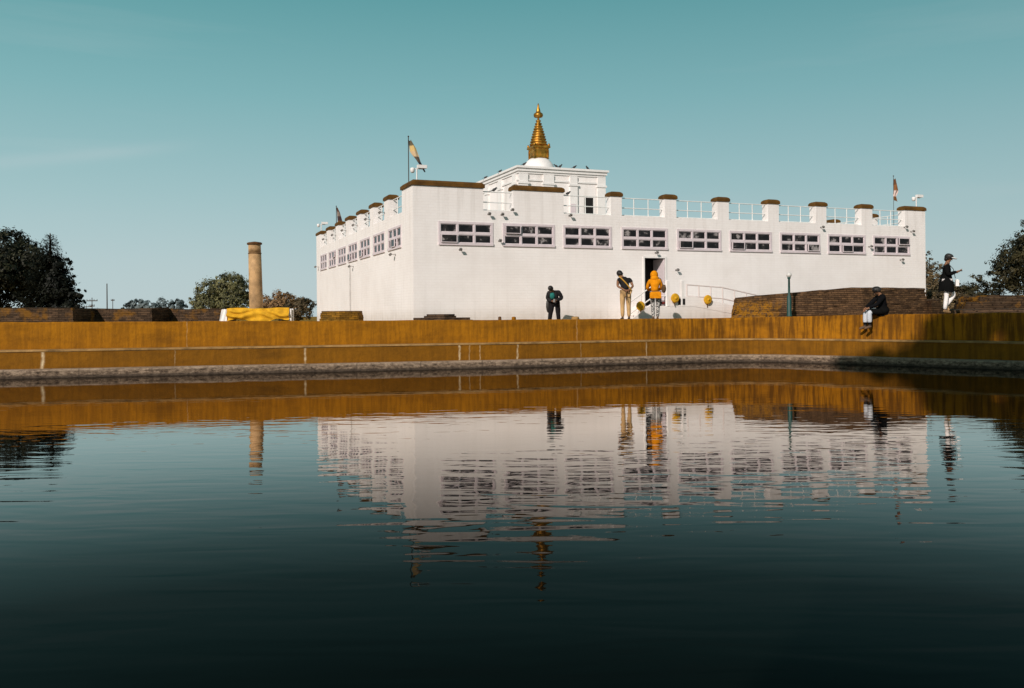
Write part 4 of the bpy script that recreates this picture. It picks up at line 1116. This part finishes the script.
def person(label, loc, rz, J, mats, scale=1.0, extra=None, hair=True, hood=False, coat=None, sleeves='long', look=(0, -1, 0), lift=0):
    """J holds the joints in metres, facing -Y, feet on z = 0"""
    t = thing('person', label, 'person', loc, rz); t.scale = (scale,) * 3
    V = {k: Vector(v) for k, v in J.items()}
    g = Graph()
    g.pt('pel', V['pel'], .125, True); g.pt('wai', V['pel'].lerp(V['che'], .45), .115); g.pt('che', V['che'], .135)
    g.pt('nb', V['nb'], .07); g.pt('nk', V['nb'].lerp(V['hd'], .45), .055)
    up = (V['hd'] - V['nb']).normalized(); fw = Vector(look).normalized(); fw = (fw - up * fw.dot(up)).normalized(); sd = up.cross(fw)
    g.pt('jaw', V['hd'] - up * .045 + fw * .015, .072); g.pt('hd', V['hd'] + up * .03, .092); g.pt('ht', V['hd'] + up * .095, .068)
    g.ln('pel', 'wai', 'che', 'nb', 'nk', 'jaw', 'hd', 'ht')
    g.pt('ns0', V['hd'] + fw * .075 - up * .0, .020, True); g.pt('ns1', V['hd'] + fw * .112 - up * .025, .015); g.ln('ns0', 'ns1')
    for s, n in ((1, 'l'), (-1, 'r')):
        g.pt(n + 'ea0', V['hd'] + sd * s * .070, .02, True); g.pt(n + 'ea1', V['hd'] + sd * s * .095 + up * .008 - fw * .01, .014); g.ln(n + 'ea0', n + 'ea1')
        g.pt(n + 'sh', V[n + 'sh'], .062); g.pt(n + 'ua', V[n + 'sh'].lerp(V[n + 'el'], .5), .050); g.pt(n + 'el', V[n + 'el'], .040)
        g.pt(n + 'fa', V[n + 'el'].lerp(V[n + 'wr'], .4), .038); g.pt(n + 'wr', V[n + 'wr'], .026)
        g.ln('che', n + 'sh', n + 'ua', n + 'el', n + 'fa', n + 'wr')
        dd = V[n + 'wr'] - V[n + 'el']
        hand(g, n, V[n + 'wr'], V.get(n + 'hd', dd), V.get(n + 'cu', Vector((0, -1, .15))), s)
        g.pt(n + 'hi', V[n + 'hi'], .092); g.pt(n + 'th', V[n + 'hi'].lerp(V[n + 'kn'], .5), .074); g.pt(n + 'kn', V[n + 'kn'], .054)
        g.pt(n + 'ca', V[n + 'kn'].lerp(V[n + 'an'], .35), .054); g.pt(n + 'an', V[n + 'an'], .036); g.pt(n + 'to', V[n + 'to'], .034)
        g.ln('pel', n + 'hi', n + 'th', n + 'kn', n + 'ca', n + 'an', n + 'to')
    body = g.build('body', mats['skin'], t)
    # eyes and mouth
    f = MB()
    for s in (1, -1): f.ball(V['hd'] + fw * .086 + sd * s * .032 + up * .012, .013, .013, .009, 8)
    f.ball(V['hd'] + fw * .080 - up * .062, .02, .012, .007, 8)
    f.build('face', M['black'], t)
    # top garment: torso and sleeves
    q = Graph(); k = mats.get('bulk', 1.0)
    q.pt('pel', V['pel'] + Vector((0, 0, .01)), .155 * k, True); q.pt('wai', V['pel'].lerp(V['che'], .45), .145 * k); q.pt('che', V['che'], .165 * k); q.pt('nb', V['nb'] - up * .01, .085)
    q.ln('pel', 'wai', 'che', 'nb')
    if coat:
        q.r[0] = .20; q.pt('hm', V['pel'] + Vector(coat) * .5, .225); q.pt('hem', V['pel'] + Vector(coat), .235); q.ln('pel', 'hm', 'hem')
    for n in 'lr':
        q.pt(n + 'sh', V[n + 'sh'], .085 * k); q.pt(n + 'ua', V[n + 'sh'].lerp(V[n + 'el'], .55), .070 * k); q.ln('che', n + 'sh', n + 'ua')
        if sleeves == 'long':
            q.pt(n + 'el', V[n + 'el'], .060 * k); q.pt(n + 'fa', V[n + 'el'].lerp(V[n + 'wr'], .5), .055 * k); q.pt(n + 'wr', V[n + 'el'].lerp(V[n + 'wr'], .94), .042 * k)
            q.ln(n + 'ua', n + 'el', n + 'fa', n + 'wr')
    q.build(mats.get('topname', 'jacket'), mats['top'], t)
    # trousers
    q = Graph(); q.pt('pel', V['pel'], .140, True)
    for n in 'lr':
        q.pt(n + 'hi', V[n + 'hi'], .108); q.pt(n + 'th', V[n + 'hi'].lerp(V[n + 'kn'], .5), .088 * mats.get('leg', 1)); q.pt(n + 'kn', V[n + 'kn'], .068 * mats.get('leg', 1))
        q.pt(n + 'ca', V[n + 'kn'].lerp(V[n + 'an'], .4), .066 * mats.get('leg', 1)); q.pt(n + 'an', V[n + 'kn'].lerp(V[n + 'an'], .93), .052 * mats.get('leg', 1))
        q.ln('pel', n + 'hi', n + 'th', n + 'kn', n + 'ca', n + 'an')
    q.build('trousers', mats['legs'], t)
    for n in 'lr':
        q = Graph(); a = V[n + 'an']; b = V[n + 'to']; d = (b - a).normalized()
        q.pt('h', a - d * .05 + Vector((0, 0, -.01)), .042, True); q.pt('a', a, .046); q.pt('b', a.lerp(b, .6), .044); q.pt('t', b, .036); q.ln('h', 'a', 'b', 't'); q.build('shoe', mats['shoe'], t)
    if hair:
        h = MB(); c = V['hd'] + up * .035 - fw * .022
        Mh = Matrix((sd, fw, up)).transposed()
        h.ball(c, .101, .104, .112, 16, 0, Mh); h.ball(c - fw * .035 - up * .06, .082, .06, .075, 14, 0, Mh); h.build('hair', mats['hair'], t)
    if extra: extra(t, V, up, fw, sd)
    return t
SK = simple('brown_skin', (0.22, 0.105, 0.055), 0.6, 0.08, 5)
def cloth(name, c, var=.2): return simple(name, c, .95, var, 7, bump=.01, spec=.05)
hairm = simple('black_hair', (0.012, 0.010, 0.009), .5, .3, 20)
STAND = dict(pel=(0, 0, .95), che=(0, -.01, 1.27), nb=(0, 0, 1.46), hd=(0, -.03, 1.61),
             lsh=(.185, 0, 1.40), rsh=(-.185, 0, 1.40), lel=(.24, .03, 1.12), rel=(-.24, .03, 1.12), lwr=(.25, -.06, .88), rwr=(-.25, -.06, .88),
             lhi=(.095, 0, .91), rhi=(-.095, 0, .91), lkn=(.105, -.01, .49), rkn=(-.105, -.01, .49), lan=(.11, .02, .08), ran=(-.11, .02, .08), lto=(.13, -.15, .035), rto=(-.13, -.15, .035))

# bowed person in black shirt and tan trousers, hands behind the back, seen from behind
J = dict(STAND); J.update(che=(.0, -.09, 1.26), nb=(.05, -.17, 1.44), hd=(.11, -.27, 1.54), lsh=(.205, -.13, 1.38), rsh=(-.18, -.13, 1.38), lel=(.27, .0, 1.14), rel=(-.26, .0, 1.14),
                          lwr=(.06, .17, 1.0), rwr=(-.05, .18, .98), lhd=(-.9, .1, -.3), rhd=(.9, .1, -.3), lcu=(0, .5, -1), rcu=(0, .5, -1), pel=(0, .02, .96))
def ex1(t, V, up, fw, sd):
    m = MB(); a = V['lsh'] + Vector((-.02, .02, .09)); b = V['pel'] + Vector((-.15, .15, .04)); pts = []
    for i in range(9):
        q = i / 8; p = a.lerp(b, q); p.y += .18 * math.sin(q * math.pi) ** .7 * .62; pts.append(p)
    m.tube(pts, .022, 6); m.build('strap', simple('tan_strap', (.42, .22, .03), .8, .1), t)
    m = MB(); m.tube([V['pel'] + Vector((0, .13, .03)), V['pel'] + Vector((0, .15, -.30))], .014, 5); m.build('cord', M['black'], t)
man = person('bowed person in black shirt and tan trousers, hands clasped behind', (4.03, 31.45, -.13), R(188), J,
             dict(skin=SK, top=cloth('black_shirt', (.018, .017, .018)), legs=cloth('tan_trousers', (.50, .32, .15)), shoe=M['black'], hair=hairm, topname='shirt', leg=1.12), 1.07, ex1, sleeves='short', look=(.15, -.8, -.6))

# orange jacket, patterned leggings, facing the stair
J = dict(STAND); J.update(che=(.0, -.05, 1.26), nb=(.0, -.09, 1.44), hd=(.01, -.15, 1.57), lel=(.26, -.10, 1.13), rel=(-.25, -.12, 1.14), lwr=(.15, -.31, 1.05), rwr=(-.14, -.32, 1.06), lcu=(-1, 0, .2), rcu=(1, 0, .2),
                          lan=(.06, .04, .08), lkn=(.075, -.02, .49), ran=(-.08, .0, .08), lto=(.07, -.13, .035), rto=(-.1, -.17, .035))
def patterned():
    t = NT('black_white_patterned_cloth'); v = t.coord(scale=(1, 1, 1.6))
    n = t.noise(v, 16, 2, .5, 1.5); col = t.ramp(n, [(.47, (.02, .02, .02)), (.53, (.55, .53, .50))]); return t.fin(col, .9)
orange = cloth('orange_jacket_cloth', (.66, .235, .007), .2)
def ex2(t, V, up, fw, sd):
    h = MB(); h.ball(V['hd'] + Vector((0, .03, .015)), .135, .14, .155, 16); h.ball(V['nb'] + Vector((0, .04, .02)), .15, .12, .10, 14); h.build('hood', orange, t)
    m = MB(); m.cbox(-.19, .19, .12, .27, .77, 1.0, .05); m.build('waist_bag', orange, t)
    m = MB(); m.tube([(-.20, .1, .99), (0, .16, 1.005), (.20, .1, .99)], .022, 6); m.build('belt', M['black'], t)
    m = MB(); m.ball((-.30, .02, 1.10), .085, .10, .15, 12); m.build('shoulder_bag', cloth('brown_bag', (.10, .06, .03)), t)
    m = MB(); m.tube([(-.28, .02, 1.22), (-.20, .03, 1.44), (-.12, -.02, 1.49)], .012, 5); m.build('bag_strap', M['black'], t)
person('person in hooded orange jacket and patterned leggings below the temple door', (5.10, 31.6, -.14), R(176), J,
       dict(skin=SK, top=orange, legs=patterned(), shoe=M['black'], hair=hairm, bulk=1.06), 1.03, ex2, hair=False, look=(0, -.9, -.3))

# teal shirt, dark open jacket, looking down at the hands, facing the pond
J = dict(STAND); J.update(che=(-.03, -.11, 1.22), nb=(-.07, -.25, 1.37), hd=(-.12, -.37, 1.43), lsh=(.16, -.16, 1.34), rsh=(-.23, -.15, 1.31), lel=(.28, -.06, 1.10), rel=(-.27, -.06, 1.07), lwr=(.05, -.30, 1.0), rwr=(-.07, -.29, .98), lcu=(-1, 0, .3), rcu=(1, 0, .3),
                          lhi=(.10, 0, .90), rhi=(-.10, 0, .9), lkn=(.13, -.04, .49), rkn=(-.17, -.04, .49), lan=(.16, .02, .08), ran=(-.22, .04, .08), lto=(.2, -.14, .035), rto=(-.27, -.13, .035))
def ex3(t, V, up, fw, sd):
    q = Graph(); q.pt('a', V['pel'] + Vector((-.05, -.20, .10)), .10, True); q.pt('b', V['che'] + Vector((-.05, -.17, -.02)), .12); q.pt('c', V['nb'] + Vector((-.01, -.03, -.03)), .06); q.ln('a', 'b', 'c'); q.build('shirt', cloth('teal_shirt', (.025, .17, .15)), t)
    m = MB(); Mp = Matrix.Translation(Vector((-.0, -.40, 1.0))) @ Matrix.Rotation(R(55), 4, 'X'); m.box(-.04, .04, -.075, .075, -.006, .006, 0, Mp); m.build('phone', M['grey'], t)
    m = MB(); m.ball((-.26, .06, .82), .08, .11, .27, 12); m.build('bag', M['black'], t)
person('person in teal shirt and open dark jacket looking down beside the white wall', (1.58, 32.7, -.36), R(-6), J,
       dict(skin=SK, top=cloth('dark_jacket', (.022, .021, .022)), legs=cloth('charcoal_trousers', (.014, .013, .014)), shoe=M['black'], hair=hairm, bulk=1.40, leg=1.3), .97, ex3, look=(-.1, -.55, -.8))

# seated on the edge of the bank, legs hanging towards the water
bp, bn = bank_point(11.52, .95)
J = dict(pel=(0, .10, .10), che=(0, .06, .44), nb=(0, .0, .60), hd=(0, -.11, .69), lsh=(.18, .03, .54), rsh=(-.18, .03, .54), lel=(.23, -.20, .30), rel=(-.23, -.20, .30), lwr=(.10, -.40, .19), rwr=(-.10, -.40, .19), lcu=(-.5, -.2, -1), rcu=(.5, -.2, -1),
         lhi=(.095, .05, .09), rhi=(-.095, .05, .09), lkn=(.11, -.39, .07), rkn=(-.11, -.39, .07), lan=(.10, -.36, -.36), ran=(-.10, -.42, -.37), lto=(.11, -.53, -.45), rto=(-.11, -.59, -.46))
J['lto'] = (.11, -.54, -.42); J['rto'] = (-.11, -.60, -.43)
t_black = cloth('black_jacket_hem', (.006, .006, .006))
def ex4(t, V, up, fw, sd):
    m = MB(); m.ball(V['hd'] + Vector((0, .02, .05)), .112, .118, .10, 14); m.build('beanie', M['black'], t)
    m = MB(); m.ball((0, .07, .12), .25, .19, .15, 16); m.build('jacket_hem', t_black, t)
    m = MB(); m.box(-.14, .02, -.32, -.14, .165, .20); m.build('folded_paper', M['trim'], t)
    for n in 'lr':
        q = Graph(); a, b = V[n + 'kn'], V[n + 'an']; q.pt('a', a.lerp(b, .78), .056, True); q.pt('b', a.lerp(b, 1.0), .05); q.ln('a', 'b'); q.build('sock', M['black'], t)
        q = Graph(); q.pt('z', a.lerp(V[n + 'hi'], .22), .088, True); q.pt('a', a, .086); q.pt('m', a.lerp(b, .4), .078); q.pt('b', a.lerp(b, .78), .068); q.ln('z', 'a', 'm', 'b'); q.build('trouser_leg', M['palegrey'], t)
sx, sy = 11.62, 28.10
ang = math.atan2(bn.x, -bn.y)                                  # face out over the water
M['palegrey'] = cloth('pale_grey_trousers', (.52, .54, .58), .06)
SEAT = (bp - bn * .10)
person('person in black jacket and pale trousers sitting on the pond wall', (SEAT.x, SEAT.y, SEAT.z), math.atan2(bn.y, bn.x) - R(90) - R(42), J,
       dict(skin=SK, top=cloth('black_jacket', (.006, .006, .007)), legs=t_black, shoe=simple('brown_shoe', (.10, .06, .035), .7), hair=hairm, bulk=1.05, leg=1.1), 1.10, ex4, look=(0, -.7, -.7))

# walking right, long black coat, white trousers
wp, wn = bank_point(12.92, 1.05)
J = dict(STAND); J.update(pel=(0, 0, .96), che=(0, -.02, 1.28), nb=(0, -.03, 1.47), hd=(0, -.07, 1.61), lel=(.25, -.02, 1.13), rel=(-.25, .0, 1.13), lwr=(.14, -.26, 1.20), rwr=(-.12, -.27, 1.22), lhd=(-.3, -.9, .15), rhd=(.3, -.9, .15), lcu=(-.3, 0, 1), rcu=(.3, 0, 1),
                          lkn=(.10, -.22, .55), lan=(.10, .02, .20), lto=(.11, -.10, .09), rkn=(-.09, .01, .49), ran=(-.09, .06, .08), rto=(-.09, -.11, .035))
def ex5(t, V, up, fw, sd):
    h = MB(); Mh = Matrix((sd, fw, up)).transposed()
    h.ball(V['hd'] + up * .06, .115, .118, .085, 16, 0, Mh); h.build('cap', M['black'], t)
    b = MB(); b.ball(V['hd'] + up * .04 + fw * .11, .105, .115, .022, 14, 0, Mh); b.build('cap_brim', M['trim'], t)
    m = MB(); m.cbox(-.08, .07, -.33, -.24, .80, 1.0, .03); m.build('white_bag', M['trim'], t)
    m = MB(); m.tube([(-.02, -.24, 1.03), (-.06, -.18, 1.30), (-.08, -.02, 1.49)], .010, 5); m.build('bag_strap', M['black'], t)
    m = MB(); m.box(-.05, .04, -.42, -.34, 1.23, 1.26); m.build('phone', M['black'], t)
    k = MB(); n = 20; prof = [(1.14, .165, .14), (1.02, .20, .165), (.90, .235, .195), (.76, .25, .21), (.64, .245, .215)]; vs = []; fs = []
    for z, rx, ry in prof:
        for i in range(n):
            q = 2 * math.pi * i / n; w_ = 1 + .04 * math.sin(q * 5 + z * 9) * (1.14 - z)
            vs.append((rx * w_ * math.cos(q), ry * w_ * math.sin(q), z + (.02 * math.sin(q * 3) if z < .7 else 0)))
    for j in range(4):
        for i in range(n): fs.append((j * n + i, j * n + (i + 1) % n, (j + 1) * n + (i + 1) % n, (j + 1) * n + i))
    k.add(vs, fs, 0, True); k.build('coat_skirt', t_black, t)
person('person in long black coat, white trousers and white-brimmed cap walking', (wp.x, wp.y, wp.z - .01), R(72), J,
       dict(skin=SK, top=cloth('black_coat', (.006, .006, .006)), legs=cloth('white_trousers', (.86, .80, .78), .04), shoe=simple('tan_shoe', (.45, .26, .12), .7), hair=hairm, bulk=1.08, leg=1.0, topname='coat'), 1.08, ex5, look=(0, -1, -.2))
